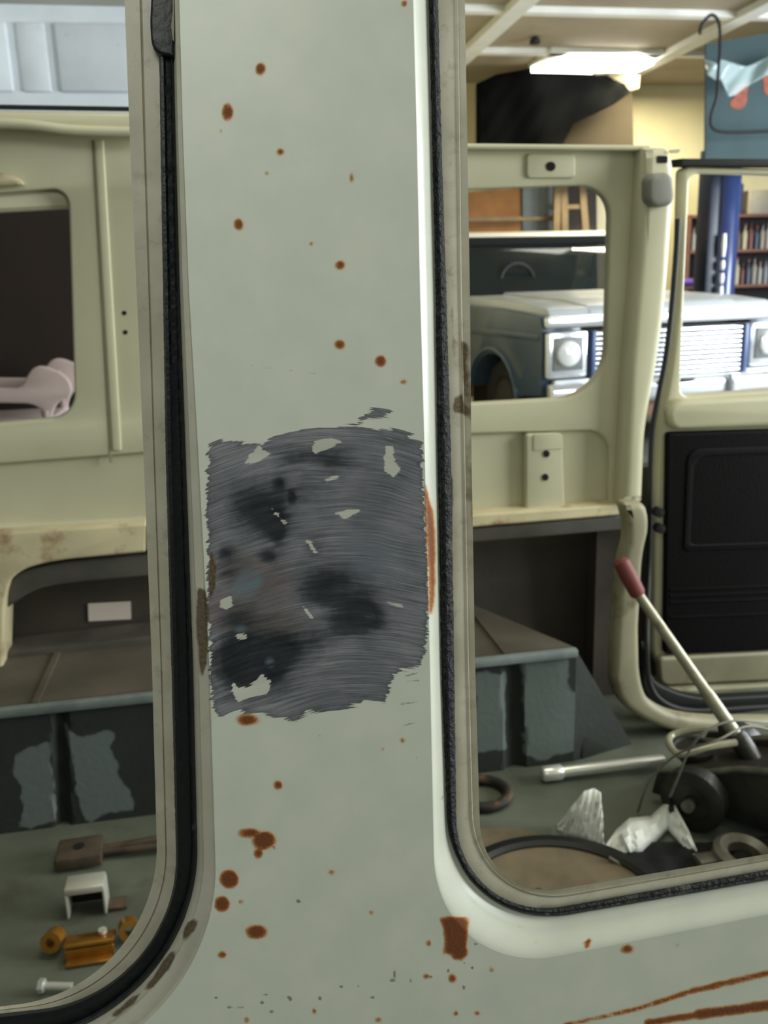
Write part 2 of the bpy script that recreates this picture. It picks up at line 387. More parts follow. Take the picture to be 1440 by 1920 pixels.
    col = mix(halo, col, lin('d0a35f'))
    rm = edge(attr('rust'), n1, 9, -2.6, 1.4)
    col = mix(rm, col, rustc)
    col = mix(math_('MULTIPLY', edge(attr('yellow'), n1, 2, -1.5, 1.5), 0.8), col, lin('b79a3c'))
    col = mix(math_('MULTIPLY', edge(attr('dots'), n1, 5, -1.0, 0.7), 0.75), col, lin('56625f'))
    stm = math_('MULTIPLY', edge(attr('stain'), n1, 9, -2.0, 2.0), 0.92)
    col = mix(stm, col, mix(ramp(n2, 0.4, 0.6), lin('4a3b27'), lin('6b573b')))
    L.new(col, b.inputs['Base Color'])
    anyr = math_('MAXIMUM', math_('MAXIMUM', rm, stm), math_('MULTIPLY', math_('SUBTRACT', sand, res), 0.6))
    rr = N.new('ShaderNodeMapRange'); L.new(anyr, rr.inputs[0]); rr.inputs[3].default_value = rough; rr.inputs[4].default_value = 0.75
    L.new(rr.outputs[0], b.inputs['Roughness'])
    L.new(math_('MULTIPLY', math_('SUBTRACT', 1.0, anyr), coat), b.inputs['Coat Weight']); b.inputs['Coat Roughness'].default_value = 0.18
    L.new(math_('MULTIPLY', math_('SUBTRACT', sand, res), 0.35), b.inputs['Metallic'])
    h = math_('ADD', math_('MULTIPLY', math_('MULTIPLY', st, sand), 0.55), math_('MULTIPLY', rm, math_('MULTIPLY', n2, 1.2)))
    h = math_('ADD', h, math_('MULTIPLY', n1, 0.04))
    bp = N.new('ShaderNodeBump'); bp.inputs['Strength'].default_value = 0.35; bp.inputs['Distance'].default_value = 0.0008
    L.new(h, bp.inputs['Height']); L.new(bp.outputs['Normal'], b.inputs['Normal'])
    return m

# ------------------------------------------------------------------ materials
M = {}
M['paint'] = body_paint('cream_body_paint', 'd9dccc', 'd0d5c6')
M['flange'] = body_paint('cream_flange_paint', 'ccc6b2', 'b5af99', rough=0.45, coat=0.2, grime=0.55)
M['lip_left'] = body_paint('cream_lip_paint', 'd3d0bf', 'c6c2b0', rough=0.4, coat=0.3, grime=0.22)
M['rubber'] = mat('perished_black_rubber', '12181a', 0.42, bump=0.25, bscale=140, dirt='596064', dirt_amt=-0.1, dirt_scale=60)
M['rubber_crust'] = mat('crusty_black_rubber', '161c1e', 0.6, bump=0.9, bscale=300, dirt='6d7067', dirt_amt=0.12, dirt_scale=45)
M['cream'] = mat('cream_inner_paint', 'd0ccae', 0.42, var=0.08, scale=4, coat=0.15, dirt='a89a72', dirt_amt=-0.05, dirt_scale=5)
M['cream_dirty'] = mat('dirty_cream_paint', 'd6caa4', 0.5, var=0.15, scale=9, dirt='85583a', dirt_amt=0.36, dirt_scale=14)
M['cream_dull'] = mat('dull_cream_paint', 'a39d82', 0.55, var=0.2, scale=6, dirt='5a4a33', dirt_amt=0.2, dirt_scale=8)
M['cavity'] = mat('grey_brown_undercoat', '4a433a', 0.75, var=0.3, scale=5, bump=0.2)
M['rail'] = mat('grey_rail_paint', '58554e', 0.6, var=0.2, scale=12)
M['hole'] = mat('black_hole', '0b0b0a', 0.9)
M['grey_pad'] = mat('grey_rubber_pad', '8d8c84', 0.6, var=0.1)
M['card'] = mat('black_vinyl_door_card', '0b0b0c', 0.6, bump=0.3, bscale=200)
M['card'].node_tree.nodes['Principled BSDF'].inputs['Specular IOR Level'].default_value = 0.15
M['seam'] = mat('black_door_seal', '101413', 0.6)
M['white_label'] = mat('pinkish_white_label', 'e6d6cc', 0.6, var=0.03)
M['floorpan'] = mat('grey_floor_pan', '676d5f', 0.6, var=0.3, scale=5, bump=0.15, dirt='4a4338', dirt_amt=0.25, dirt_scale=4)

# ------------------------------------------------------------------ garage setting
M['concrete'] = mat('concrete_floor', '7d7a70', 0.7, var=0.2, scale=1.5, bump=0.1)
M['wall'] = mat('cream_shop_wall', 'e9deb4', 0.5, var=0.06, scale=2)
M['wallgrey'] = mat('grey_shop_wall', 'a8aaa0', 0.7, var=0.1, scale=2)
M['ceil'] = mat('tan_ceiling_boards', 'a99d88', 0.7, var=0.15, scale=1.2)
M['batten'] = mat('white_ceiling_batten', 'e9e9e2', 0.6, var=0.05)
M['doorwhite'] = mat('white_garage_door', 'eef5fa', 0.45, var=0.05, dirt='7f7468', dirt_amt=-0.12, dirt_scale=9)
M['darkwood'] = mat('dark_brown_wood', '26170c', 0.7, var=0.25, scale=3)
def struct(o): return tag(o, kind='structure')
struct(box('floor', (2, 4.5, -0.05), (16, 15, 0.1), M['concrete']))
struct(box('ceiling', (2, 5.0, 3.55), (16, 12.4, 0.1), M['ceil']))
struct(box('wall_back', (5.5, 10.55, 1.75), (9.0, 0.1, 3.5), M['wall']))
struct(box('wall_side', (1.0, 8.4, 1.75), (0.1, 4.4, 3.5), M['wall']))
zh_ = PY(100, 30, 6.15).z
struct(box('wall_left', (-2.0, 6.25, (3.5+zh_)/2), (6.0, 0.14, 3.5-zh_), M['wallgrey']))
k = 0
for yy in (2.6, 4.0, 5.4, 6.6, 7.7, 9.0):
    k += 1; struct(box('trim_%d' % k, (2.5, yy, 3.475), (14, 0.10, 0.05), M['batten']))
for xx in (2.55, 4.6):
    k += 1; struct(box('trim_%d' % k, (xx, 6.0, 3.465), (0.16, 8, 0.06), M['batten']))
# sectional door behind the van, pressed panels
DY = 6.15
zt_, zb_ = PY(100, 42, DY).z, PY(100, 172, DY).z; pitch = (zt_-zb_)+.14
xa, xb = PY(24, 100, DY).x, PY(100, 100, DY).x; st_w = xb-xa; pw = 1.15
bm = bmesh.new(); add_box(bm, Vector((-2.5, 6.2, (zt_+.1)/2)), (6.4, 0.06, zt_+.1))
for row in range(-4, 1):
    zc = (zt_+zb_)/2+row*pitch
    if zc < 0.25: continue
    for c in range(-4, 2):
        x0_ = xb+.02+c*(pw+st_w) if c >= 0 else xa-.02-pw+(c+1)*(pw+st_w)
        if x0_+pw > .7 or x0_ < -5.7: continue
        add_box(bm, Vector((x0_+pw/2, DY+.01, zc)), (pw, 0.05, zt_-zb_), bev=0.016)
        if c == 0 or True: add_box(bm, Vector((x0_-.02-st_w/2, DY+.015, zc)), (st_w*.72, 0.04, zt_-zb_), bev=0.012)
struct(obj('door_1', bm, M['doorwhite'], base=Vector((-2.4, 6.2, 0))))

# ------------------------------------------------------------------ the van
van = empty('cargo_van', (0.2, 1.2, 0.0), 'cream roofless cargo van body with rust spots and a sanded grey patch on its pillar', 'van')
# window rings (x at top, 250, 540, 850, 1250; corner x y r; far end of the sill)
def ring_r(x0, x1, x2, x3, x4, cx, cy, cr, yb):
    return [(2000, -400, 150), (x0, -300, 60), (x1, 250, 40), (x2, 540, 40), (x3, 850, 40), (x4, 1250, 40), (cx, cy, cr), (2000, yb, 150)]
def ring_l(x0, x1, x2, x3, x4, cx, cy, cr, yb):
    return [(-600, -400, 150), (x0, -300, 60), (x1, 250, 40), (x2, 540, 40), (x3, 850, 40), (x4, 1250, 40), (cx, cy, cr), (-600, yb, 150)]
RA = ring_r(766, 781, 787, 796, 806, 818, 1838, 235, 1604); RB = ring_r(797, 811, 818, 822, 829, 847, 1752, 225, 1551)
RC = ring_r(814, 827, 836, 845, 851, 858, 1736, 205, 1530); RD = ring_r(854, 861, 864, 871, 878, 890, 1709, 185, 1512)
RE = ring_r(866, 876, 881, 884, 891, 904, 1692, 152, 1506)
LA = ring_l(328, 343, 354, 372, 393, 415, 1975, 375, 2103); LB = ring_l(316, 328, 336, 347, 361, 376, 1912, 335, 2037)
LC = ring_l(293, 301, 306, 311, 322, 337, 1864, 262, 1968); LE = ring_l(222, 243, 256, 269, 285, 301, 1850, 268, 1962)
def lerp(A, B, t): return [tuple(a+(b-a)*t for a, b in zip(p, q)) for p, q in zip(A, B)]
def ringpx(d): return fillet(d, n=26, seg=48)
def loft(name, specs, m, parent, jitter=0.0):
    """specs: list of (ring description, depth behind the body side)"""
    rows = [ringpx(s[0]) for s in specs]; n = len(rows[0]); verts = []; pxs = []; faces = []
    for rrow, (d, dep) in zip(rows, specs):
        pl = NEAR.off(dep)
        for x, y in rrow:
            if jitter: x += RNG.normal()*jitter; y += RNG.normal()*jitter*0.4
            verts.append(pl.hit(x, y)); pxs.append((x, y))
    for i in range(len(rows)-1):
        for j in range(n):
            a, b = i*n+j, i*n+(j+1) % n; faces.append((a, b, b+n, a+n))
    me = bpy.data.meshes.new(name); me.from_pydata(verts, [], faces)
    bm = bmesh.new(); bm.from_mesh(me)
    bmesh.ops.recalc_face_normals(bm, faces=bm.faces)
    f = max(bm.faces, key=lambda q: abs(q.normal.y))
    if f.normal.y > 0: bmesh.ops.reverse_faces(bm, faces=bm.faces)
    bm.to_mesh(me); bm.free()
    set_wear(me, np.array(pxs))
    return obj(name, me, m, parent)
lip = [(-.25, 0), (0, .0004), (.10, .0012), (.22, .0026), (.36, .0046), (.52, .0070), (.68, .0096), (.84, .0122), (1, .0160)]
loft('window_lip', [(lerp(RA, RB, t), d) for t, d in lip], M['paint'], van)
loft('window_lip', [(lerp(LA, LB, t), d) for t, d in ((0, 0), (.06, .0012), (.12, .0022), (.40, .0028), (.62, .0034), (.70, .0055), (.78, .0062), (1, .0105))], M['lip_left'], van)
sr = loft('weatherstrip', [(lerp(RB, RC, t), d) for t, d in ((-.06, .0145), (.0, .0130), (.12, .0112), (.3, .0116), (.5, .0104), (.75, .0108), (.95, .0122), (1.05, .0150))], M['rubber_crust'], van, 0.5)
sl = loft('weatherstrip', [(lerp(LB, LC, t), d) for t, d in ((-.05, .0110), (.0, .0085), (.10, .0068), (.2, .0074), (.26, .0092), (.55, .0086), (.72, .0068), (.9, .0070), (1.0, .0100), (1.03, .0130))], M['rubber'], van, 0.25)
loft('window_flange', [(lerp(RC, RD, -.1), .016), (RC, .0142), (lerp(RC, RD, .4), .0138), (lerp(RC, RD, .85), .0150), (RD, .0142), (lerp(RD, RE, .18), .0160), (RE, .0144), (lerp(RE, RD, .4), .030), (lerp(RE, RD, 1.2), .046)], M['flange'], van)
loft('window_flange', [(lerp(LC, LE, -.1), .014), (LC, .0118), (lerp(LC, LE, .48), .0122), (lerp(LC, LE, .52), .0140), (lerp(LC, LE, .56), .0126), (LE, .0134), (lerp(LE, LC, .10), .024), (lerp(LE, LC, .35), .045)], M['flange'], van)
# torn end of the left rubber
blob = fillet([(298, -300, 0), (284, -20, 12), (281, 40, 10), (284, 85, 14), (298, 101, 8), (327, 106, 3), (326, -300, 0)], 6)
plate('rubber_flap', blob, NEAR.off(.0045), .005, M['rubber'], sl, bevel=.0015)
plate('rubber_tear', [(322, -300), (325, -300), (326.5, 60), (326, 78), (323.5, 74), (321, 50), (323.5, 20)], NEAR.off(.0038), .0008, M['cream_dull'], sl)

# outer skin: triangulated sheet, wear marks carried as distance fields on its vertices
def side_skin():
    hl = ringpx(LA); hr = ringpx(RA)
    out = [(-950, -650), (4300, -650), (4300, 2500), (-950, 2500)]
    pts = []; 
    def addgrid(x0, y0, x1, y1, s):
        gx, gy = np.meshgrid(np.arange(x0, x1, s), np.arange(y0, y1, s)); g = np.column_stack([gx.ravel(), gy.ravel()]).astype(float)
        return g + RNG.uniform(-.15, .15, g.shape)*s
    g1 = addgrid(320, -40, 1480, 1990, 5); m1 = ~((g1[:, 0] > 372) & (g1[:, 0] < 830) & (g1[:, 1] > 755) & (g1[:, 1] < 1370))
    g2 = addgrid(374, 757, 828, 1369, 3)
    g3 = addgrid(-940, -640, 4290, 2490, 60); m3 = ~((g3[:, 0] > 310) & (g3[:, 0] < 1490) & (g3[:, 1] > -50) & (g3[:, 1] < 2000))
    g = np.vstack([g1[m1], g2, g3[m3]])
    dl = sd_poly(g[:, 0], g[:, 1], hl); dr = sd_poly(g[:, 0], g[:, 1], hr)
    g = g[(dl > 2.0) & (dr > 2.0)]
    P = out+hl+hr; E = []
    s = 0
    for poly in (out, hl, hr):
        n = len(poly); E += [(s+i, s+(i+1) % n) for i in range(n)]; s += n
    P = [Vector(p) for p in P]+[Vector(p) for p in g]
    v, e, f, *_ = delaunay_2d_cdt(P, E, [], 0, 1e-4)
    px = np.array([p[:] for p in v]); tri = np.array([t for t in f if len(t) == 3])
    c = px[tri].mean(axis=1)
    keep = (sd_poly(c[:, 0], c[:, 1], hl) > 0) & (sd_poly(c[:, 0], c[:, 1], hr) > 0)
    tri = tri[keep]
    W = wear(px[:, 0], px[:, 1])
    insand = np.clip(-W['sand']/20, 0, 1)
    dent = 0.0016*W['blot']*insand
    n = NEAR.n
    verts = [NEAR.hit(x, y) - n*float(d) for (x, y), d in zip(px, dent)]
    me = bpy.data.meshes.new('side_panel'); me.from_pydata(verts, [], tri.tolist())
    bm = bmesh.new(); bm.from_mesh(me); bmesh.ops.delete(bm, geom=[q for q in bm.verts if not q.link_faces], context='VERTS')
    bm.verts.index_update()
    if sum(q.normal.y for q in list(bm.faces)[:200]) > 0: bmesh.ops.reverse_faces(bm, faces=bm.faces)
    bm.to_mesh(me); bm.free()
    used = np.zeros(len(px), bool); used[tri.ravel()] = True
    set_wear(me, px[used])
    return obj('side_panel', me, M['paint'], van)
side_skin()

# far inner side: window band
def rr(x0, y0, x1, y1, r, n=8): return fillet([(x0, y0, r), (x1, y0, r), (x1, y1, r), (x0, y1, r)], n)
hole_l = fillet([(-420, 395, 50), (128, 352, 34), (141, 782, 46), (-420, 835, 60)], 12)
hole_r = fillet([(560, 366, 40), (1147, 346, 62), (1136, 744, 92), (560, 775, 60)], 14)
belt_l = fillet([(-420, 902, 40), (420, 838, 40), (420, 962, 20), (-420, 1010, 20)], 8)
belt_r = fillet([(600, 822, 20), (1144, 806, 44), (1142, 965, 6), (600, 972, 20)], 10)
plate('inner_side_panel', [(-600, 226), (300, 246), (880, 272), (1208, 272), (1206, 500), (1200, 700), (1196, 960), (880, 974), (300, 1010), (-600, 1060)], FAR, .03, M['cream'], van,
      holes=[hole_l, hole_r, belt_l, belt_r], bevel=.005)
plate('belt_panel', [(-500, 880), (430, 820), (430, 1000), (-500, 1050)], FAR.off(.016), .01, M['cream'], van)
plate('belt_panel', [(590, 800), (1160, 790), (1160, 985), (590, 1000)], FAR.off(.016), .01, M['cream'], van)
plate('window_reveal', fillet([(-420, 372, 10), (124, 352, 30), (131, 392, 6), (-420, 420, 6)], 8), FAR.off(.020), .04, M['cream'], van, bevel=.008)
plate('pressed_rib', fillet([(176, 262, 4), (194, 262, 4), (228, 846, 4), (210, 846, 4)], 4), FAR.off(-.004), .01, M['cream'], van, bevel=.003)
plate('panel_joint', [(172, 262), (175, 262), (209, 868), (205, 868)], FAR.off(-.0006), .003, M['cream_dull'], van)
for x, y in ((233, 587), (235, 623)):
    plate('screw_hole', [(x+4.5*math.cos(t*.7), y+4.5*math.sin(t*.7)) for t in range(9)], FAR.off(-.0008), .003, M['hole'], van)
lamp = plate('dome_lamp', fillet([(-60, 334, 8), (-8, 322, 14), (30, 330, 14), (46, 347, 8), (-60, 352, 6)], 6), FAR.off(-.022), .025, M['cream_dirty'], van, bevel=.008)
# gutter and cut roof edge on the left
plate('roof_gutter', fillet([(-600, 196, 3), (300, 212, 3), (300, 250, 8), (150, 248, 3), (40, 240, 3), (-600, 226, 8)], 4), FAR.off(-.045), .06, M['cream'], van, bevel=.009)
tube('gutter_lip', smooth_path([FAR.off(-.055).hit(x, y) for x, y in ((-600, 222), (-200, 228), (20, 231), (130, 243), (240, 247), (330, 248))], 6), .009, M['cream'], van)
plate('gutter_seal', [(-600, 186), (300, 201), (300, 208), (-600, 194)], FAR.off(-.04), .02, M['seam'], van)
# right side: roof flange, fixing plate, belt bracket
plate('roof_flange', fillet([(430, 258, 1), (880, 269, 1), (1222, 272, 4), (1222, 282, 3), (880, 279, 1), (430, 268, 1)], 3), FAR.off(-.03), .05, M['cream'], van, bevel=.004)
plate('fixing_plate', rr(988, 288, 1079, 334, 8), FAR.off(-.006), .012, M['cream'], van, bevel=.003)
plate('bolt_hole', [(1033+9*math.cos(t*.4), 312+9*math.sin(t*.4)) for t in range(16)], FAR.off(-.0075), .004, M['hole'], van)
br = plate('belt_bracket', fillet([(986, 814, 6), (1054, 812, 8), (1060, 955, 4), (986, 960, 4)], 5), FAR.off(-.008), .024, M['cream'], van, bevel=.005)
plate('bracket_flange', fillet([(1000, 814, 6), (1054, 812, 8), (1056, 842, 3), (1000, 846, 3)], 5), FAR.off(-.010), .004, M['cream'], br, bevel=.0015)
for x, y in ((1025, 851), (1023, 895)):
    plate('bolt_hole', [(x+6*math.cos(t*.5), y+6.5*math.sin(t*.5)) for t in range(13)], FAR.off(-.0105), .004, M['hole'], br)
# belt ledges
plate('belt_ledge', fillet([(-600, 1040, 4), (274, 982, 4), (274, 1036, 6), (100, 1052, 40), (30, 1072, 30), (9, 1110, 30), (3, 1330, 4), (-600, 1400, 4)], 8), FAR.off(-.03), .10, M['cream_dirty'], van, bevel=.006)
plate('belt_ledge', fillet([(420, 992, 3), (880, 966, 3), (1166, 947, 6), (1172, 966, 4), (880, 990, 3), (420, 1022, 3)], 4), FAR.off(-.03), .06, M['cream_dirty'], van, bevel=.005)
plate('belt_ledge', fillet([(274, 984, 3), (560, 966, 3), (560, 1005, 3), (274, 1030, 3)], 4), FAR.off(-.03), .06, M['cream_dirty'], van, bevel=.005)
plate('belt_rail', [(420, 1024), (880, 992), (1174, 967), (1176, 992), (880, 1018), (420, 1052)], FAR.off(-.02), .04, M['rail'], van, bevel=.003)
plate('belt_rail', fillet([(12, 1104, 14), (28, 1076, 30), (100, 1056, 40), (276, 1040, 3), (400, 1030, 3), (400, 1072, 3), (276, 1080, 3), (110, 1095, 40), (60, 1108, 20), (14, 1140, 3)], 6), FAR.off(.0), .05, M['rail'], van, bevel=.003)
# lower outer wall inside the cavity
box('lower_side_wall', (0.15, 2.07, 0.58), (2.5, 0.05, 0.60), M['cavity'], van)
lb = plate('paper_label', [(165, 1132), (245, 1128), (246, 1161), (166, 1165)], vplane(2.040).off(.0), .002, M['white_label'], van)
lb['label'] = 'small blank pinkish white label'
box('floor_pan', (0.4, 1.30, 0.28), (3.4, 1.55, 0.04), M['floorpan'], van)
plate('cavity_step', [(10, 1225), (290, 1192), (560, 1170), (560, 1205), (290, 1232), (10, 1268)], vplane(1.93), .10, M['rail'], van, bevel=.006)

# wheel housing: front face with paint patches, top, rolled edge
M['house'] = None
def house_mat():
    m = mat('grey_green_undercoat', '2a2f2a', 0.7, var=0.2, scale=8, bump=0.2)
    nt = m.node_tree; N = nt.nodes; L = nt.links; b = N['Principled BSDF']
    src = b.inputs['Base Color'].links[0].from_socket
    a = N.new('ShaderNodeAttribute'); a.attribute_name = 'patch'
    tc = N.new('ShaderNodeTexCoord'); n = N.new('ShaderNodeTexNoise'); n.inputs['Scale'].default_value = 30; n.inputs['Detail'].default_value = 7; L.new(tc.outputs['Object'], n.inputs['Vector'])
    s = N.new('ShaderNodeMath'); s.operation = 'MULTIPLY_ADD'; L.new(n.outputs['Fac'], s.inputs[0]); s.inputs[1].default_value = 26; L.new(a.outputs['Fac'], s.inputs[2])
    r = N.new('ShaderNodeMapRange'); L.new(s.outputs[0], r.inputs[0]); r.inputs[1].default_value = 15; r.inputs[2].default_value = 11
    x = N.new('ShaderNodeMix'); x.data_type = 'RGBA'; L.new(r.outputs[0], x.inputs['Factor']); L.new(src, x.inputs['A']); x.inputs['B'].default_value = lin('646d6a')
    L.new(x.outputs['Result'], b.inputs['Base Color']); return m
M['house'] = house_mat()
PATCH = [[(30,1420),(55,1400),(92,1395),(104,1540),(60,1552),(34,1548),(46,1500),(22,1450)], [(122,1365),(150,1380),(200,1372),(215,1375),(208,1400),(222,1430),(222,1450),(250,1505),(246,1515),(165,1540),(150,1525),(136,1430)],
 [(893,1262),(950,1265),(950,1405),(893,1410)], [(978,1235),(1040,1225),(1072,1240),(1062,1290),(1085,1300),(1100,1330),(1080,1410),(1010,1425),(985,1415),(980,1330)]]
def wheel_house():
    xs = np.linspace(-420, 1082, 260); rows = 40
    top = [(x, 1387-0.00+(-0.1195)*(x+420)) for x in xs]   # straight lines through the two measured edges
    zt, zb = 0.570, 0.300
    tl = PY(-420, 1385, 1.68).x; tr = PY(1081, 1214, 1.68).x
    pts = []; pxs = []
    for i in range(rows+1):
        z = zt-0.012+(zb-zt+0.012)*i/rows
        for j in range(len(xs)):
            X = tl+(tr-tl)*j/(len(xs)-1); y = 1.68
            # channel between two pressed bays
            pts.append(Vector((X, y, z)))
    P = np.array([p[:] for p in pts])-CAM
    dz = P@_f; px = np.column_stack([720+F*(P@_r)/dz, 960-F*(P@_u)/dz])
    grooves = []
    for x0, x1 in ((104, 124), (952, 978)):
        g = np.clip(1-np.abs((px[:, 0]-(x0+x1)/2-(px[:, 1]-1400)*0.03))/((x1-x0)*0.75), 0, 1); grooves.append(g)
    dep = np.max(grooves, axis=0)**0.5*0.018
    verts = [(p[0], p[1]+float(d), p[2]) for p, d in zip(pts, dep)]; n = len(xs)
    faces = [(i*n+j, (i+1)*n+j, (i+1)*n+j+1, i*n+j+1) for i in range(rows) for j in range(n-1)]
    # top, back edge and right end
    b = len(verts)
    verts += [(tl, 1.688, zt), (tr, 1.688, zt), (tr-0.16, 2.045, zt), (tl, 2.045, zt), (tr, 1.68, zb), (tr+0.16, 1.72, zb), (tr+0.10, 2.045, zb), (tl, 1.68, zt-.012), (tr, 1.68, zt-.012)]
    faces += [(b+0, b+1, b+2, b+3), (b+7, b+8, b+1, b+0), (b+8, b+4, b+5, b+1), (b+1, b+5, b+6, b+2)]
    me = bpy.data.meshes.new('wheel_housing'); me.from_pydata(verts, [], faces)
    pa = np.full(len(verts), 60.0)
    q = np.min([sd_poly(px[:, 0], px[:, 1], t) for t in PATCH], axis=0); pa[:len(q)] = q
    a = me.attributes.new('patch', 'FLOAT', 'POINT'); a.data.foreach_set('value', pa.astype(np.float32))
    o = obj('wheel_housing', me, M['house'], van)
    M['edge'] = mat('worn_grey_edge', '7b8583', 0.5, var=0.2, scale=20)
    bm = bmesh.new(); add_box(bm, Vector(((tl+tr)/2, 1.676, zt-.004)), (tr-tl, 0.022, 0.020), bev=.006)
    obj('rolled_edge', bm, M['edge'], o)
    M['wtop'] = mat('brown_grey_dust', '5e574b', 0.8, var=0.25, scale=6, dirt='4a4336', dirt_amt=0.1)
    extrude_poly('housing_top', [(tl, 1.69, zt+.001), (tr-.005, 1.69, zt+.001), (tr-0.165, 2.04, zt+.001), (tl, 2.04, zt+.001)], (0, 0, .003), M['wtop'], o)
    for x in (96, 905):
        q = PY(x, 1240, 1.86); box('top_seam', (q.x, 1.85, zt+.006), (0.012, .34, .006), M['wtop'], o)
    return tl, tr, zt, zb
WTL, WTR, WZT, WZB = wheel_house()
M['under'] = mat('dark_green_undercoat', '30352f', 0.7, var=0.25, scale=9, bump=0.2)
extrude_poly('rear_step', [(WTR+.02, 1.68, .301), (WTR+.15, 1.72, .301), (WTR+.06, 1.70, .40), (WTR+.02, 1.69, .41)], (.02, .22, 0), M['under'], van, bev=.005)

# rear pillar and side loading door
plate('door_pillar', fillet([(1207, 274, 6), (1258, 276, 8), (1266, 300, 10), (1270, 330, 4), (1254, 560, 60), (1234, 700, 40), (1214, 800, 40), (1208, 945, 6), (1166, 950, 3), (1178, 700, 20), (1196, 480, 20)], 8), FAR.off(-.045), .06, M['cream'], van, bevel=.022, res=4)
plate('pillar_foot', fillet([(1168, 943, 8), (1212, 943, 14), (1222, 985, 24), (1208, 1040, 24), (1200, 1180, 10), (1202, 1285, 40), (1226, 1328, 50), (1300, 1352, 60), (1700, 1352, 4), (1700, 1375, 4), (1296, 1384, 60), (1196, 1352, 60), (1150, 1300, 30), (1158, 1150, 10), (1166, 1060, 20), (1182, 1000, 24)], 8), vplane(1.725), .05, M['cream_dull'], van, bevel=.016, res=4)
plate('sill_channel', fillet([(1205, 1200, 4), (1225, 1280, 20), (1300, 1312, 40), (1700, 1290, 4), (1700, 1352, 4), (1300, 1362, 30), (1226, 1336, 30), (1205, 1290, 10)], 6), vplane(1.80), .03, M['seam'], van, bevel=.005)
plate('pillar_cavity', [(1120, 985), (1180, 985), (1170, 1060), (1160, 1330), (1110, 1330)], FAR.off(.03), .05, M['cavity'], van)
bp = plate('door_bump_pad', fillet([(1216, 326, 16), (1262, 322, 16), (1268, 380, 18), (1246, 390, 14), (1216, 386, 18)], 6), FAR.off(-.07), .04, M['grey_pad'], van, bevel=.010)
plate('latch_plate', fillet([(1232, 292, 3), (1252, 292, 3), (1252, 306, 3), (1232, 306, 3)], 3), FAR.off(-.0462), .006, M['hole'], van)
plate('rust_hole', fillet([(1254, 281, 3), (1276, 279, 3), (1274, 287, 3), (1258, 288, 3)], 3), FAR.off(-.0465), .004, M['cream_dirty'], van)
door = plate('cargo_door', fillet([(1282, 312, 14), (1800, 326, 10), (1800, 1330, 10), (1268, 1312, 30), (1226, 1225, 10), (1230, 960, 10), (1240, 800, 30), (1262, 690, 50), (1276, 540, 40)], 8), FAR.off(.005), .04, M['cream'], van,
      holes=[fillet([(1294, 324, 20), (1750, 338, 20), (1750, 712, 20), (1276, 745, 18), (1284, 540, 30)], 8)], bevel=.006)
plate('door_sill', fillet([(1252, 770, 16), (1274, 752, 12), (1760, 728, 6), (1760, 790, 6), (1262, 806, 14)], 8), FAR.off(-.028), .04, M['cream'], door, bevel=.011)
card = plate('door_card', fillet([(1252, 812, 8), (1760, 796, 8), (1760, 1205, 8), (1246, 1228, 8)], 5), FAR.off(-.012), .02, M['card'], door, bevel=.005)
plate('card_emboss', fillet([(1290, 842, 26), (1730, 828, 10), (1730, 1020, 10), (1282, 1034, 10)], 8), FAR.off(-.0155), .006, M['card'], card, bevel=.0025,
      holes=[fillet([(1302, 856, 26), (1718, 842, 10), (1718, 1008, 10), (1294, 1022, 10)], 8)])
for y in (1098, 1110, 1122, 1150):
    plate('card_rib', [(1256, y+6), (1740, y-12), (1740, y-7), (1256, y+11)], FAR.off(-.015), .006, M['card'], card, bevel=.002)
plate('door_step', fillet([(1236, 1234, 10), (1760, 1208, 4), (1760, 1262, 4), (1240, 1286, 14)], 6), FAR.off(-.015), .03, M['cream_dull'], door, bevel=.007)
plate('door_step', fillet([(1252, 1294, 8), (1760, 1268, 4), (1760, 1300, 4), (1268, 1322, 14)], 6), FAR.off(-.025), .03, M['cream_dull'], door, bevel=.007)
# black seal following the door edge
seal_px = [(1271, 410), (1268, 470), (1261, 560), (1250, 660), (1236, 735), (1224, 800), (1220, 870), (1219, 960), (1216, 1080), (1213, 1200), (1217, 1275), (1242, 1315), (1300, 1332), (1420, 1326), (1600, 1318)]
tube('door_seal', smooth_path([FAR.off(-.014).hit(x, y) if y < 1100 else PY(x, y, 1.78) for x, y in seal_px[:-4]]+[PY(x, y, 1.765) for x, y in seal_px[-4:]], 6), .0062, M['seam'], van)
plate('door_top_seal', [(1279, 297), (1800, 300), (1800, 314), (1279, 312)], FAR.off(-.01), .05, M['seam'], van, bevel=.003)
for x, y in ((1230, 958), (1232, 988)):
    lathe('door_latch_bolt', [(.0, 0), (.012, 0), (.012, .02), (.0, .022)], FAR.off(-.03).hit(x, y), (0, -1, 0), M['hole'], van, 12)

# ------------------------------------------------------------------ things on the van floor
ZF = 0.302
M['chrome'] = mat('polished_chrome', 'f4f4ec', 0.28, 0.7, var=0.03)
M['black_iron'] = mat('black_greasy_iron', '393732', 0.45, 0.3, var=0.3, scale=20, bump=0.3)
M['grey_iron'] = mat('worn_grey_iron', '7b796c', 0.45, 0.4, var=0.3, scale=25)
M['handle'] = mat('worn_cream_steel', 'a9a68f', 0.4, 0.35, var=0.2, scale=20, dirt='6b4b2d', dirt_amt=0.15, dirt_scale=30)
M['grip'] = mat('maroon_rubber_grip', '7a3a38', 0.6, var=0.15)
M['paper'] = mat('crumpled_white_paper', 'eef0ea', 0.7, var=0.04, bump=0.2, bscale=40)
M['tan'] = mat('tan_rusty_disc', '776a52', 0.7, var=0.25, scale=14, dirt='8a6038', dirt_amt=0.1, dirt_scale=9)
M['rust_metal'] = mat('rusty_steel', '5c4f40', 0.7, 0.2, var=0.35, scale=20, dirt='704a2a', dirt_amt=0.15, dirt_scale=30)
M['brass'] = mat('gold_passivated_steel', 'c58b3a', 0.35, 0.8, var=0.25, scale=20)
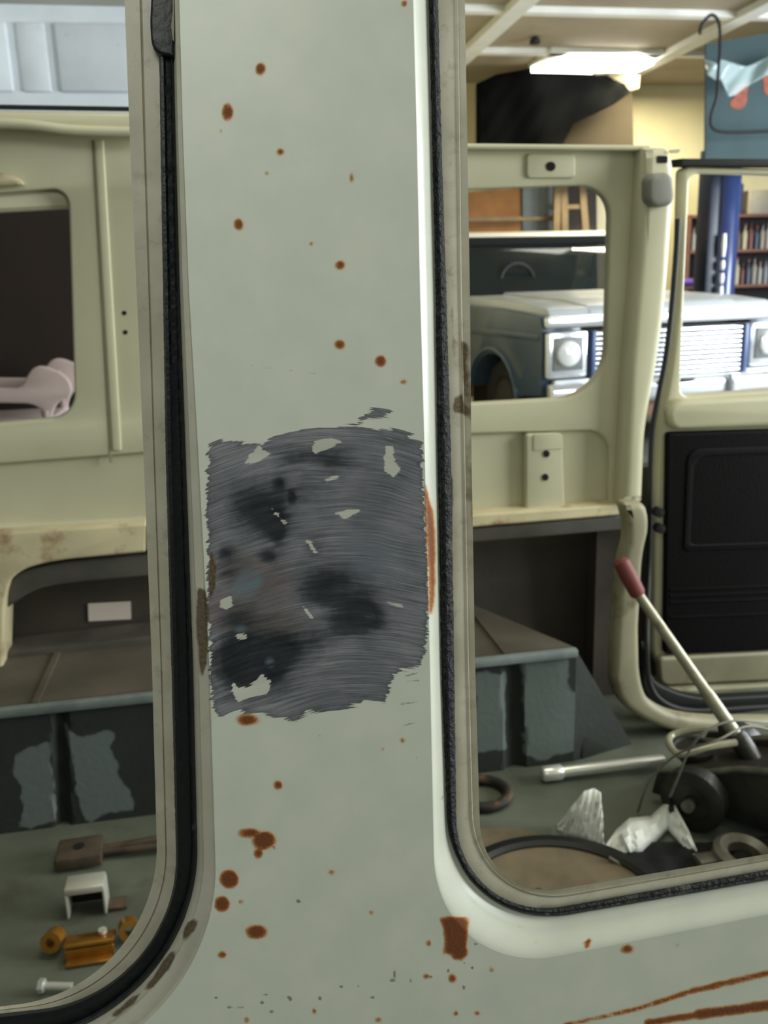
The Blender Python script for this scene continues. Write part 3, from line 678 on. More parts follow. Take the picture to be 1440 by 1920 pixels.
M['zinc'] = mat('bright_zinc', 'd8d8cc', 0.35, 0.5, var=0.1)
M['gasket'] = mat('black_band', '171817', 0.45, var=0.1)
M['cable'] = mat('grey_wire', '75746a', 0.5, 0.2)

# floor jack
jb = PZ(1302, 1497, ZF+.063)+Vector((.152, -.003, 0)); jr = Matrix.Rotation(R(-50), 3, 'Z')
jack = empty('floor_jack', (jb.x, jb.y, ZF), 'black trolley floor jack with a long cream handle leaning up to a maroon grip', 'jack')
def J(x, y, z): return Vector((jb.x, jb.y, ZF+z))+jr@Vector((x, y, 0))
JX, JY = jr@Vector((1, 0, 0)), jr@Vector((0, 1, 0))
for s in (-.075, .075):
    prof = [(-.20, .02), (-.19, .075), (-.10, .10), (-.02, .135), (.08, .15), (.22, .13), (.30, .07), (.30, .02)]
    extrude_poly('side_plate', [J(x, s-.004, z) for x, z in prof], JY*.009, M['black_iron'], jack, bev=.002)
    tube('plate_rim', smooth_path([J(x, s, z) for x, z in prof[1:7]], 5), .007, M['grey_iron'], jack, 8)
for s in (-.115, .115):
    wl = lathe('wheel', [(0, -.022), (.05, -.022), (.062, -.016), (.062, .016), (.05, .022), (.04, .024), (.038, .016), (.014, .016), (.012, .026), (0, .026)], J(-.10, s, .063), -JY, M['black_iron'], jack, 36)
    lathe('wheel_hub', [(0, .0), (.012, .0), (.012, .012), (0, .014)], J(-.10, s-.026, .063), -JY, M['grey_iron'], wl, 14)
    lathe('caster', [(0, -.014), (.030, -.014), (.034, -.01), (.034, .01), (.030, .014), (0, .014)], J(.22, s*.9, .035), -JY, M['black_iron'], jack, 24)
extrude_poly('body_shell', [J(-.17, -.07, .05), J(-.14, -.07, .09), J(-.02, -.07, .12), J(.12, -.07, .13), J(.24, -.07, .11), J(.26, -.07, .04)], JY*.14, M['black_iron'], jack, bev=.006)
tube('wheel_axle', [J(-.10, -.135, .063), J(-.10, .135, .063)], .010, M['grey_iron'], jack, 10)
bm = bmesh.new(); add_lathe(bm, [(0, 0), (.034, 0), (.036, .01), (.036, .15), (.030, .16), (.016, .165), (.016, .20), (0, .20)], J(.22, 0, .085), -JX+Vector((0, 0, .12)), 20); obj('hydraulic_ram', bm, M['black_iron'], jack)
extrude_poly('lifting_arm', [J(-.16, -.03, .08), J(.02, -.035, .12), (J(.06, -.035, .10)), J(-.13, -.03, .055)], JY*.06, M['black_iron'], jack, bev=.004)
lathe('saddle', [(0, 0), (.038, 0), (.045, .012), (.045, .02), (.036, .02), (.034, .014), (0, .014)], J(-.15, 0, .088), (0, 0, 1), M['black_iron'], jack, 20)
hp = [PY(1345, 1366, 1.40), PY(1300, 1368, 1.42), PY(1262, 1378, 1.43), PY(1254, 1392, 1.41), PY(1268, 1412, 1.38), PY(1288, 1412, 1.37), PY(1330, 1400, 1.36), PY(1380, 1392, 1.36)]
tube('carry_hoop', smooth_path(hp, 5), .007, M['handle'], jack, 8)
lathe('handle_socket', [(0, -.05), (.020, -.05), (.021, .0), (.017, .012), (0, .012)], PY(1385, 1385, 1.45), PY(1165, 1050, 1.63)-PY(1385, 1385, 1.45), M['black_iron'], jack, 14)
h0, h1, h2 = PY(1380, 1378, 1.455), PY(1195, 1112, 1.60), PY(1162, 1048, 1.63)
hd = tube('handle', [h0, h0.lerp(h1, .28), h0.lerp(h1, .30), h0.lerp(h1, .5), h1], [.0135, .0135, .0115, .0110, .0105], M['handle'], jack, 14)
tube('rubber_grip', [h1.lerp(h2, -.08), h1, h1.lerp(h2, .5), h1.lerp(h2, .9), h2], [.013, .0165, .018, .017, .010], M['grip'], hd, 14)['label'] = 'maroon rubber grip'
lathe('release_knob', [(0, 0), (.012, 0), (.016, .008), (.012, .02), (0, .022)], J(.05, -.04, .165), (0, -.2, 1), M['grey_iron'], jack, 12)

# chrome bar
a, b = PZ(1016, 1452, ZF+.016), PZ(1244, 1424, ZF+.022)
bar = empty('extension_bar', a, 'long bright chrome socket extension bar lying by the wheel housing', 'tool')
tube('bar_shaft', [a.lerp(b, .16), a.lerp(b, .18), a.lerp(b, .97), b], [.0115, .0125, .0125, .010], M['chrome'], bar, 16)
tube('socket', [a, a.lerp(b, .02), a.lerp(b, .15), a.lerp(b, .17)], [.014, .017, .017, .013], M['chrome'], bar, 16)

# crumpled paper: folded facets in a standing zigzag
def paper():
    K = [(1042, 1552, 0), (1072, 1512, 0), (1096, 1483, 0), (1114, 1478, 0), (1126, 1486, 0), (1130, 1530, 0), (1131, 1590, 0), (1156, 1556, 0), (1180, 1534, 0), (1220, 1530, 0), (1258, 1496, 0), (1290, 1555, 0), (1318, 1622, 0)]
    B = [(1044, 1554), (1074, 1572), (1094, 1580), (1108, 1588), (1120, 1594), (1128, 1602), (1140, 1612), (1180, 1606), (1206, 1598), (1236, 1572), (1252, 1556), (1284, 1592), (1316, 1626)]
    yb = [PZ(x, y+6, ZF).y for x, y in B]
    zz = [0, .0, .01, .03, .03, .02, .0, .03, .05, .03, .02, .0, 0]
    ys = [a_+.02+b_ for a_, b_ in zip(yb, zz)]
    rows = 5; n = 60; vs = []
    def ip(arr, t):
        i = min(int(t), len(arr)-2); f = t-i; return arr[i]+(arr[i+1]-arr[i])*f
    for r_ in range(rows+1):
        q = r_/rows
        for j in range(n+1):
            t = j/n*(len(K)-1)
            x = ip([k_[0] for k_ in K], t)*(1-q)+ip([k_[0] for k_ in B], t)*q
            y = ip([k_[1] for k_ in K], t)*(1-q)+ip([k_[1] for k_ in B], t)*q
            d = ip(ys, t)*(1-q)+ip(yb, t)*q
            d += 0.006*math.sin(j*1.7+r_*2.1)*math.sin(math.pi*q) + (-0.02*math.sin(math.pi*q) if 7 < t < 10 else 0)
            p = PY(x, y, d); p.z = max(p.z, ZF+.002); vs.append(p)
    me = bpy.data.meshes.new('paper'); w1 = n+1
    me.from_pydata(vs, [], [(i*w1+j, i*w1+j+1, (i+1)*w1+j+1, (i+1)*w1+j) for i in range(rows) for j in range(n)])
    c = sum(vs, Vector())/len(vs); o = obj('crumpled_paper', me, M['paper'], base=Vector((c.x, c.y, ZF)))
    md = o.modifiers.new('thickness', 'SOLIDIFY'); md.thickness = .0012; md.offset = 0
    tag(o, 'crumpled white sheet of paper standing in folds in front of the jack', 'paper')
paper()

# round lids on the floor
c1 = PZ(1052, 1722, ZF+.007); r1 = (PZ(1040, 1589, ZF)-c1).length
lid = empty('round_lid', c1, 'rusty round lid with a black rubber band round its edge, lying nearest the sill', 'lid')
lathe('lid_plate', [(0, .012), (.02, .014), (r1*.62, .010), (r1*.84, .016), (r1*.84, 0), (0, 0)], c1, (0, 0, 1), M['tan'], lid, 64)
lathe('rubber_band', [(r1*.84, .0), (r1*.84, .020), (r1*.88, .026), (r1*.97, .024), (r1, .012), (r1, .0)], c1, (0, 0, 1), M['gasket'], lid, 64)
tube('lid_rivet', [c1+Vector((-.02, .055, .010)), c1+Vector((-.02, .055, .018))], .006, M['rust_metal'], lid, 10)
c2 = PZ(945, 1625, ZF); r2 = (PZ(945, 1553, ZF)-c2).length
o = lathe('thin_disc', [(0, .004), (r2*.9, .004), (r2*.96, .0055), (r2, .003), (r2, 0), (0, 0)], c2, (0, 0, 1), M['tan'], None, 56, base=c2)
tag(o, 'thin tan disc lying flat beside the black-banded lid', 'disc')
c3 = PZ(905, 1495, ZF); r3 = (PZ(960, 1495, ZF)-c3).length
bm = bmesh.new(); pts = [c3+Vector((math.cos(t)*r3*.86, math.sin(t)*r3*.86, .010)) for t in np.linspace(0, 2*math.pi, 41)]
add_tube(bm, pts, .011, 10, False)
tag(obj('rubber_ring', bm, mat('rusty_black_rubber', '2a2620', 0.7, dirt='7d5a2c', dirt_amt=0.25, dirt_scale=25), base=c3), 'blackened rusty ring lying on the floor below the wheel housing', 'ring')
# loose wires over the jack
for pts, lb_ in (([PZ(1196, 1522, ZF+.004), PY(1215, 1470, 1.42), PY(1255, 1425, 1.37), PY(1290, 1405, 1.33), PY(1345, 1388, 1.30), PY(1400, 1362, 1.33), PY(1460, 1372, 1.35)], 'thin grey wire looping from the jack down to the floor behind the paper'),
                 ([PY(1256, 1494, 1.34), PY(1272, 1455, 1.33), PY(1292, 1408, 1.325), PY(1322, 1372, 1.32), PY(1372, 1352, 1.33), PY(1440, 1356, 1.35)], 'thin grey wire rising steeply from the tip of the white paper')):
    tag(tube('wire', smooth_path(pts, 6), .0022, M['cable'], None, 8), lb_, 'wire')
tag(tube('wire', smooth_path([PZ(1142, 1608, ZF+.03), PZ(1175, 1628, ZF+.02), PZ(1215, 1655, ZF+.010), PZ(1260, 1690, ZF+.004)], 5), .003, M['cable'], None, 8), 'short pale wire lying across the black band of the round lid', 'wire')
# small dark parts by the sill on the right
q = PZ(1392, 1616, ZF+.008)
dark = empty('iron_casting', q, 'grey iron casting half hidden behind the right window sill', 'metal part')
lathe('casting_ring', [(.030, 0), (.055, 0), (.055, .02), (.045, .028), (.030, .02), (.030, 0)], q, (0.1, -.1, 1), M['grey_iron'], dark, 28)
box('casting_lug', (q.x-.06, q.y+.01, ZF+.012), (.05, .03, .022), M['grey_iron'], dark, bev=.004)

def layer():  # thin crumpled black sheet over the dark floor area under the paper
    out = [(1150, 1606), (1205, 1588), (1260, 1578), (1330, 1580), (1450, 1566), (1600, 1560), (1600, 1640), (1330, 1664), (1190, 1672)]
    gx, gy_ = np.meshgrid(np.arange(1150, 1600, 9), np.arange(1560, 1672, 7)); g = np.column_stack([gx.ravel(), gy_.ravel()]).astype(float)
    g = g[sd_poly(g[:, 0], g[:, 1], out) < -3]; k_ = len(out)
    v, e, f, *_ = delaunay_2d_cdt([Vector(p) for p in out]+[Vector(p) for p in g], [(i, (i+1) % k_) for i in range(k_)], [], 1, 1e-4)
    vs = []
    for i, p in enumerate(v):
        q_ = PZ(p[0], p[1], ZF+.003); h = 0 if i < k_ else .006*(1+math.sin(p[0]*.09+p[1]*.05)*math.cos(p[1]*.11-p[0]*.03)); q_.z += h; vs.append(q_)
    me = bpy.data.meshes.new('layer'); me.from_pydata(vs, [], [tuple(t_) for t_ in f])
    c = sum(vs, Vector())/len(vs)
    o = obj('black_layer', me, mat('black_layer_surface', '0f110f', 0.95, bump=.3, bscale=60), base=Vector((c.x, c.y, ZF)))
    md = o.modifiers.new('thickness', 'SOLIDIFY'); md.thickness = .003; md.offset = 1
    tag(o, 'crumpled black layer spread on the floor under the white paper', 'layer')
layer()

# left side of the floor
q = PZ(152, 1612, ZF)
t = empty('pull_rod', q, 'rusty flat clevis plate with a long rod lying on the left floor', 'tool')
ang = Vector(PZ(300, 1590, ZF)-q); an = math.atan2(ang.y, ang.x); rot = Matrix.Rotation(an, 3, 'Z')
bm = bmesh.new(); add_box(bm, q+Vector((0, 0, .016)), (.085, .07, .026), rot, .006); obj('clevis', bm, M['rust_metal'], t)
lathe('clevis_hole', [(0, 0), (.010, 0), (.010, .003), (0, .003)], q+Vector((0, 0, .028)), (0, 0, 1), M['hole'], t, 14)
d = ang.normalized()
for s, L_ in ((.014, 1.0), (-.018, 1.0)):
    nrm = Vector((-d.y, d.x, 0)); a = q+d*.04+nrm*s*.3+Vector((0, 0, .014)); b = q+d*.35+nrm*s*1.6+Vector((0, 0, .012))
    tube('rod', [a, b], .0075, M['rust_metal'], t, 10)
# bright U bracket
q = PZ(165, 1712, ZF)
u = empty('u_bracket', q, 'bright metal U-shaped bracket standing on the left floor with a white top', 'bracket')
w2 = .052; hh = .052
bm = bmesh.new(); add_box(bm, q+Vector((0, .032, hh*.48)), (w2*1.15, .004, hh*.92), None, .001); obj('dark_backing', bm, M['black_iron'], u)  # added dark plate standing in for the shade inside the bracket
bm = bmesh.new(); add_box(bm, q+Vector((0, .010, hh)), (w2*1.28, .042, .014), None, .004); obj('bracket_top', bm, M['zinc'], u)
for s in (-1, 1):
    bm = bmesh.new(); add_box(bm, q+Vector((s*w2*.6, .010, hh*.5)), (.005, .040, hh), None, .002); obj('bracket_leg', bm, M['zinc'], u)
bm = bmesh.new(); add_box(bm, q+Vector((w2*.6+.018, .010, .004)), (.036, .030, .006), None, .002); obj('bracket_foot', bm, M['rust_metal'], u)
# gold hinge
q = PZ(172, 1782, ZF)
g = empty('gold_hinge', q, 'gold coloured hinge with two rolled ends lying in front of the U bracket', 'hinge')
bm = bmesh.new(); add_box(bm, q+Vector((0, 0, .022)), (.078, .040, .008), Matrix.Rotation(R(-18), 3, 'X'), .003); add_box(bm, q+Vector((0, -.016, .010)), (.078, .008, .022), None, .003)
obj('hinge_leaf', bm, M['brass'], g)
bm = bmesh.new(); add_box(bm, q+Vector((.0, -.024, .003)), (.072, .022, .005), None, .002); obj('hinge_foot', bm, M['brass'], g)
for s in (-1, 1):
    bm = bmesh.new(); add_lathe(bm, [(.008, -.014), (.017, -.014), (.017, .014), (.008, .014), (.008, -.014)], q+Vector((s*.060, .014, .020)), (.2*s, -1, .35), 20); obj('hinge_knuckle', bm, M['brass'], g)
tube('hinge_pin', [q+Vector((.02, .004, .028)), q+Vector((.02, .004, .034))], .007, M['zinc'], g, 12)
q = PZ(100, 1857, ZF)
bt = empty('bolt', q, 'small bright bolt lying just above the left window sill', 'bolt')
lathe('bolt_head', [(0, 0), (.011, 0), (.011, .008), (0, .009)], q+Vector((-.012, 0, .011)), (-1, .2, 0), M['chrome'], bt, 6)
tube('bolt_shank', [q+Vector((-.012, 0, .011)), q+Vector((.03, -.008, .009))], .006, M['chrome'], bt, 10)

# ------------------------------------------------------------------ beyond the van, left: dark wood panel and pale chair
o = plate('wood_panel', [(-700, 320), (700, 310), (700, 1050), (-700, 1050)], vplane(5.2), .06, M['darkwood'])
tag(o, 'dark brown wood panel standing behind the left far window', 'panel')
M['pale'] = mat('pale_mauve_plastic', 'c3b0ab', 0.5, var=0.08)
ch = PY(60, 760, 4.4); cz = 0.0
chair = empty('plastic_chair', (ch.x, ch.y, 0), 'pale mauve moulded chair seen low through the left far window', 'chair')
pl = vplane(4.4)
arm_px = fillet([(-220, 726, 4), (40, 728, 16), (50, 706, 10), (62, 688, 10), (82, 686, 10), (118, 700, 14), (134, 720, 10), (134, 742, 10), (112, 750, 20), (98, 772, 10), (95, 795, 3), (82, 795, 3), (84, 774, 12), (62, 757, 16), (-220, 752, 4)], 6)
sf = plate('side_frame', arm_px, pl, .04, M['pale'], chair, bevel=.008)
s2 = sf.copy(); s2.data = sf.data.copy(); COL.objects.link(s2); s2.parent = chair; s2.location = (0, .48, 0)
top = PY(88, 770, 4.4).z; bx = PY(88, 790, 4.4).x
box('seat', (bx-.27, 4.66, top-.06), (.56, .46, .03), M['pale'], chair, bev=.01)
zb2 = PY(95, 700, 4.64).z
box('backrest', (bx-.0, 4.64, (zb2+top)/2), (.03, .44, zb2-top), M['pale'], chair, bev=.01)
for dx, dy in ((0.0, .02), (-.54, .02), (0.0, .50), (-.54, .50)):
    tube('leg', [Vector((bx+dx, 4.4+dy, top)), Vector((bx+dx*1.04, 4.4+dy, 0.0))], [.024, .018], M['pale'], chair, 10)
tw = lathe('tyre', [(.16, -.08), (.25, -.09), (.30, -.06), (.30, .06), (.25, .09), (.16, .08), (.16, -.08)], Vector((PY(135, 745, 5.05).x+.10, 5.06, 0.305)), (.06, -1, 0), mat('tyre_rubber', '2b2c2e', 0.7), None, 40)
tag(tw, 'dark tyre standing behind the pale chair', 'tyre')

# ------------------------------------------------------------------ pickup truck
M['tblue'] = mat('grey_blue_truck_paint', '40566b', 0.35, var=0.12, scale=3, coat=0.4)
M['tsilver'] = mat('pale_blue_truck_paint', 'c9cfd4', 0.35, var=0.05, scale=3, coat=0.4)
M['twhite'] = mat('white_roof_paint', 'efe9dc', 0.4, var=0.03)
M['tchrome'] = mat('truck_chrome', 'e6eaf0', 0.22, 0.75, var=0.04)
M['tglass'] = glass('windscreen_glass', '1c2628', 0.04, 0.72)
M['tdark'] = mat('black_trim', '14161a', 0.6)
M['lens'] = mat('clear_headlight_lens', 'f2f4f2', 0.1, 0.2, var=0.03)
M['amber'] = mat('pale_signal_lens', 'd8dde0', 0.25, var=0.03)
tx, ty = 3.36, 6.35
truck = empty('pickup_truck', (tx, ty, 0), 'old square-nosed pickup truck with round headlights and a white cab roof', 'truck', rz=R(7)); truck.scale = (1.06, 1, 1)
def TB(name, c, s, m, parent=truck, bev=.01, rot=None):
    return box(name, c, s, m, parent, rot, bev, local=True)
def prism(name, prof_yz, x0, x1, m, parent=truck, bev=.012):
    return extrude_poly(name, [(x0, y, z) for y, z in prof_yz], (x1-x0, 0, 0), m, parent, local=True, bev=bev)
# fenders with wheel arch
def fender(s):
    arch = [(0.90+.46*math.cos(t), .36+.40*math.sin(t)) for t in np.linspace(math.pi, 0, 15)]
    prof = [(.03, .50), (.42, .46)] + arch[1:-1] + [(1.42, .45), (1.62, .45), (1.62, 1.14), (.9, 1.13), (.06, 1.08), (.02, 1.0)]
    f = prism('fender', prof, s*.70 if s < 0 else .70, s*1.0, M['tblue'], bev=.014)
    pts = [(s*1.0, .90+.48*math.cos(t), .38+.42*math.sin(t)) for t in np.linspace(math.pi*1.02, -.02*math.pi, 18)]
    tube('arch_lip', pts, .022, M['tblue'], f, 8, local=True)
    TB('body_line', (s*1.0, .8, .93), (.025, 1.5, .05), M['tblue'], f)
    return f
fender(-1); fender(1)
prism('hood', [(.03, 1.06), (.10, 1.135), (.5, 1.17), (1.60, 1.215), (1.60, 1.12), (.03, 1.02)], -.93, .93, M['tsilver'], bev=.025)
prism('hood_rise', [(.05, 1.10), (.12, 1.15), (.5, 1.195), (1.58, 1.235), (1.58, 1.15), (.05, 1.08)], -.62, .62, M['tsilver'], bev=.02)
TB('cowl', (0, 1.66, 1.18), (1.84, .14, .06), M['tsilver'])
TB('front_bulkhead', (0, .25, .80), (1.6, .2, .55), M['tdark'])
TB('front_panel', (0, .0, 1.035), (1.98, .06, .085), M['tchrome'], bev=.02)
TB('front_panel', (0, .0, .965), (1.98, .05, .012), M['tdark'], bev=.003)
gr = TB('grille', (0, .02, .775), (1.30, .05, .37), M['tchrome'], bev=.012)
for i in range(10):
    TB('grille_slat', (0, -.022, .615+i*.036), (1.22, .035, .020), M['tchrome'], gr, .004)
    TB('grille_gap', (0, -.006, .597+i*.036), (1.22, .03, .012), M['tdark'], gr, .002)
for s in (-1, 1): TB('grille_side', (s*.63, -.03, .775), (.035, .05, .38), mat('blue_grille_edge', '4c5f8c', .4), gr, .006)
for s in (-1, 1):
    bz = TB('headlight_bezel', (s*.83, -.01, .80), (.31, .06, .34), M['tchrome'], bev=.02)
    TB('bezel_recess', (s*.83, -.045, .81), (.23, .012, .24), mat('grey_recess', '6f7370', .5), bz, .004)
    lathe('headlight', [(0, .045), (.05, .04), (.085, .022), (.095, .0), (.105, -.01), (.105, -.04), (0, -.04)], Vector((s*.83, -.05, .81)), (0, -1, 0), M['lens'], bz, 28, local=True)
    TB('turn_signal', (s*.78, -.02, .585), (.30, .05, .07), M['amber'], bev=.01)
bmp = prism('bumper', [(-.13, .43), (-.16, .47), (-.16, .56), (-.13, .60), (-.06, .60), (-.06, .43)], -1.0, 1.0, M['tchrome'], bev=.015)
for x in (-.30, -.12, .06): TB('bumper_slot', (x, -.165, .575), (.12, .012, .028), M['tdark'], bmp, .003)
for s in (-.45, .45): TB('bumper_guard', (s, -.18, .52), (.07, .05, .17), M['tchrome'], bmp, .012)
TB('air_dam', (0, -.03, .37), (1.5, .05, .14), mat('rusty_valance', '7d5b45', .7), bev=.01)
# cab
for s in (-1, 1):
    prism('cab_side', [(1.62, .45), (2.9, .45), (2.9, 1.22), (1.62, 1.20)], s*.96, s*1.0, M['tblue'], bev=.01)
    tube('windscreen_pillar', [(s*.97, 1.68, 1.20), (s*.90, 2.20, 1.74)], .035, M['tblue'], truck, 10, local=True)
    tube('rear_pillar', [(s*.95, 2.90, 1.20), (s*.88, 2.82, 1.74)], .05, M['tblue'], truck, 10, local=True)
prism('cab_roof', [(2.10, 1.735), (2.16, 1.775), (2.4, 1.80), (2.85, 1.79), (2.90, 1.74)], -.93, .93, M['twhite'], bev=.035)
TB('header_band', (0, 2.16, 1.70), (1.78, .05, .09), M['hole'], bev=.01)
extrude_poly('windscreen', [(-.95, 1.70, 1.20), (.95, 1.70, 1.20), (.89, 2.19, 1.73), (-.89, 2.19, 1.73)], (0, .008, .004), M['tglass'], truck, local=True)
TB('dashboard', (0, 1.90, 1.12), (1.7, .35, .18), M['tdark'], bev=.03)
TB('bench_seat', (0, 2.62, 1.08), (1.6, .20, .55), mat('dark_seat_vinyl', '2b2f2e', .6), bev=.05)
extrude_poly('rear_window', [(-.80, 2.88, 1.24), (.80, 2.88, 1.24), (.70, 2.82, 1.68), (-.70, 2.82, 1.68)], (0, .008, 0), M['tglass'], truck, local=True)
TB('floor_frame', (0, 1.75, .42), (1.3, 2.8, .12), M['tdark'])
for s in (-1, 1): TB('wheel_well', (s*.66, 1.1, .56), (.05, 2.0, .92), M['tdark'])
bm = bmesh.new(); pts = [Vector((math.cos(t)*.16-.35, 1.86+.02*math.sin(t), 1.33+math.sin(t)*.16)) for t in np.linspace(0, 2*math.pi, 25)]
add_tube(bm, pts, .014, 8, False); obj('steering_wheel', bm, M['tdark'], truck, local=True)
TB('rear_mirror', (.02, 2.12, 1.60), (.22, .02, .06), M['tdark'], bev=.01)
for s in (-1, 1):
    for y in (.90, 2.75):
        wl = lathe('wheel', [(.0, .06), (.20, .06), (.21, .10), (.33, .10), (.36, .06), (.36, -.10), (.2, -.12), (0, -.12)], Vector((s*.80, y, .36)), (s, 0, 0), mat('truck_tyre', '1b1b1c', .75), truck, 36, local=True)
        lathe('wheel_rim', [(.0, .09), (.06, .10), (.10, .08), (.19, .085), (.205, .105), (.205, .06), (0, .06)], Vector((s*.80, y, .36)), (s, 0, 0), mat('dull_rim', '3c3b38', .7, .1), wl, 28, local=True)

# ------------------------------------------------------------------ back of the shop
M['ply'] = mat('orange_plywood', '94611f', 0.6, var=0.2, scale=5)
M['wood'] = mat('pale_ladder_wood', '8d7858', 0.65, var=0.15, scale=8)
M['greyboard'] = mat('grey_board', '8d9698', 0.6, var=0.1)
b10 = vplane(10.30)
def gy(px, yv):
    lo, hi = 520.0, 1500.0
    for _ in range(40):
        m_ = (lo+hi)/2
        if PY(px, m_, yv).z > 0.002: lo = m_
        else: hi = m_
    return lo
o = plate('plywood_sheet', [(700, 378), (974, 352), (977, 420), (977, gy(977, 10.25)), (700, gy(700, 10.25))], b10.off(-.05), .02, M['ply']); tag(o, 'orange plywood sheet leaning on the back wall above the truck', 'plywood')
o = plate('grey_panel', [(980, 280), (1036, 280), (1038, gy(1038, 10.3)), (980, gy(980, 10.3))], b10.off(0), .03, M['greyboard']); tag(o, 'blue-grey board standing between the plywood and the ladder', 'board')
o = plate('pale_plank', [(700, 411), (1056, 405), (1056, 412), (700, 419)], b10.off(-.10), .05, M['wood']); tag(o, 'long pale plank lying level just above the truck roof', 'plank')
lad = empty('step_ladder', PY(1080, 640, 10.1), 'wooden step ladder standing open behind the truck', 'ladder'); lad.location.z = 0
lp = vplane(10.05)
for a, b in (((1048, 290), (1036, gy(1036, 10.05))), ((1088, 290), (1122, gy(1122, 10.05))), ((1058, 300), (1064, gy(1064, 10.05)))):
    plate('ladder_rail', [(a[0]-6, a[1]), (a[0]+6, a[1]), (b[0]+6, b[1]), (b[0]-6, b[1])], lp, .05, M['wood'], lad)
for y in (326, 388, 450, 512):
    plate('ladder_step', [(1050, y-4), (1098, y-5), (1100, y+3), (1050, y+4)], lp.off(.02), .09, M['wood'], lad)
o = plate('dark_cabinet', [(1050, 300), (1118, 300), (1122, gy(1122, 10.36)), (1050, gy(1050, 10.36))], b10.off(.06), .10, mat('brown_cabinet', '4a4034', .7)); tag(o, 'dark brown cabinet behind the wooden step ladder', 'cabinet')

# fluorescent troffer
M['tube'] = emis('lamp_glow', 'fffdf0', 9.0)
lc = [PZ(x, y, 3.47) for x, y in ((996, 122), (1070, 96), (1200, 96), (1226, 107), (1185, 127))]
cl = empty('ceiling_light', sum(lc, Vector())/5, 'glowing fluorescent ceiling light hanging above the dark tarp', 'lamp')
lo_ = cl.location
fx0, fx1 = lc[0].x, lc[3].x
lw = fx1-fx0; ly = (lc[0].y+lc[4].y)/2; ly1 = lc[1].y
box('lamp_housing', ((fx0+fx1)/2, (ly+ly1)/2, 3.475), (lw*1.02, abs(ly1-ly)+.06, .05), M['batten'], cl, bev=.008)
extrude_poly('diffuser', [Vector((p.x, p.y, 3.45)) for p in lc], (0, 0, -.05), M['tube'], cl)
l = bpy.data.lights.new('ceiling_light_glow', 'AREA'); l.energy = 110; l.color = (1.0, .93, .66); l.shape = 'RECTANGLE'; l.size = lw*.5; l.size_y = .6
lg = bpy.data.objects.new('ceiling_light_glow', l); COL.objects.link(lg); lg.location = (fx1+.15, ly1+.35, 3.38)

# dark tarp and torn edge under the lamp
M['tarp'] = mat('black_blue_tarp', '050607', 0.95, var=0.3, scale=3, bump=0.15, bscale=6)
M['tarp'].node_tree.nodes['Principled BSDF'].inputs['Specular IOR Level'].default_value = 0.1
M['torn'] = mat('torn_pale_board', '6a624c', 0.9, var=0.2, scale=10)
def sheet(name, px, plane, m, amp, label, cat, seed=1, n=34):
    xs = [p[0] for p in px]; ys = [p[1] for p in px]; rg = np.random.default_rng(seed)
    ph = rg.uniform(0, 6, 6)
    gx, gy = np.meshgrid(np.linspace(min(xs), max(xs), n), np.linspace(min(ys), max(ys), n)); g = np.column_stack([gx.ravel(), gy.ravel()])
    g = g[sd_poly(g[:, 0], g[:, 1], px) < -1.5]
    P = [Vector(p) for p in px]+[Vector(p) for p in g]; k_ = len(px)
    v, e, f, *_ = delaunay_2d_cdt(P, [(i, (i+1) % k_) for i in range(k_)], [], 1, 1e-4)
    out = []
    for p in v:
        d = amp*(math.sin(p[0]*.06+ph[0])+.6*math.sin(p[1]*.09+p[0]*.05+ph[1])+.4*math.sin(p[0]*.17+p[1]*.11+ph[2]))
        out.append(plane.off(d).hit(p[0], p[1]))
    me = bpy.data.meshes.new(name); me.from_pydata(out, [], [tuple(t_) for t_ in f])
    co = np.array([q_[:] for q_ in out]); o = obj(name, me, m, base=Vector((co[:, 0].mean(), co[:, 1].mean(), co[:, 2].min())))
    md = o.modifiers.new('thickness', 'SOLIDIFY'); md.thickness = .008
    return tag(o, label, cat)
sheet('tarp', [(892, 158), (930, 140), (975, 132), (1000, 126), (1060, 130), (1120, 138), (1160, 152), (1190, 168), (1150, 196), (1110, 216), (1075, 232), (1056, 268), (1060, 330), (892, 330)], vplane(9.6), M['tarp'], .022, 'dark torn tarp hanging down from the ceiling below the lamp', 'tarp', 3)
sheet('torn_board', [(1096, 130), (1150, 128), (1200, 122), (1198, 166), (1180, 172), (1170, 158), (1150, 150), (1138, 140), (1118, 142)], vplane(9.48), M['torn'], .012, 'ragged pale scrap of board at the right end of the lamp', 'board', 5, 16)
o = plate('brown_curtain', [(1050, 128), (1150, 126), (1184, 126), (1190, 330), (1050, 330)], vplane(9.9), .03, mat('tan_curtain', '3d3322', .9, var=.2, scale=2)); tag(o, 'tan hanging board to the right of the dark tarp', 'board')
o = lathe('ceiling_hook', [(0, 0), (.05, 0), (.05, .03), (.02, .06), (0, .06)], PZ(1003, 82, 3.44), (0, 0, 1), M['tdark'], None, 14); tag(o, 'small dark fixture on the ceiling left of the lamp', 'fixture')

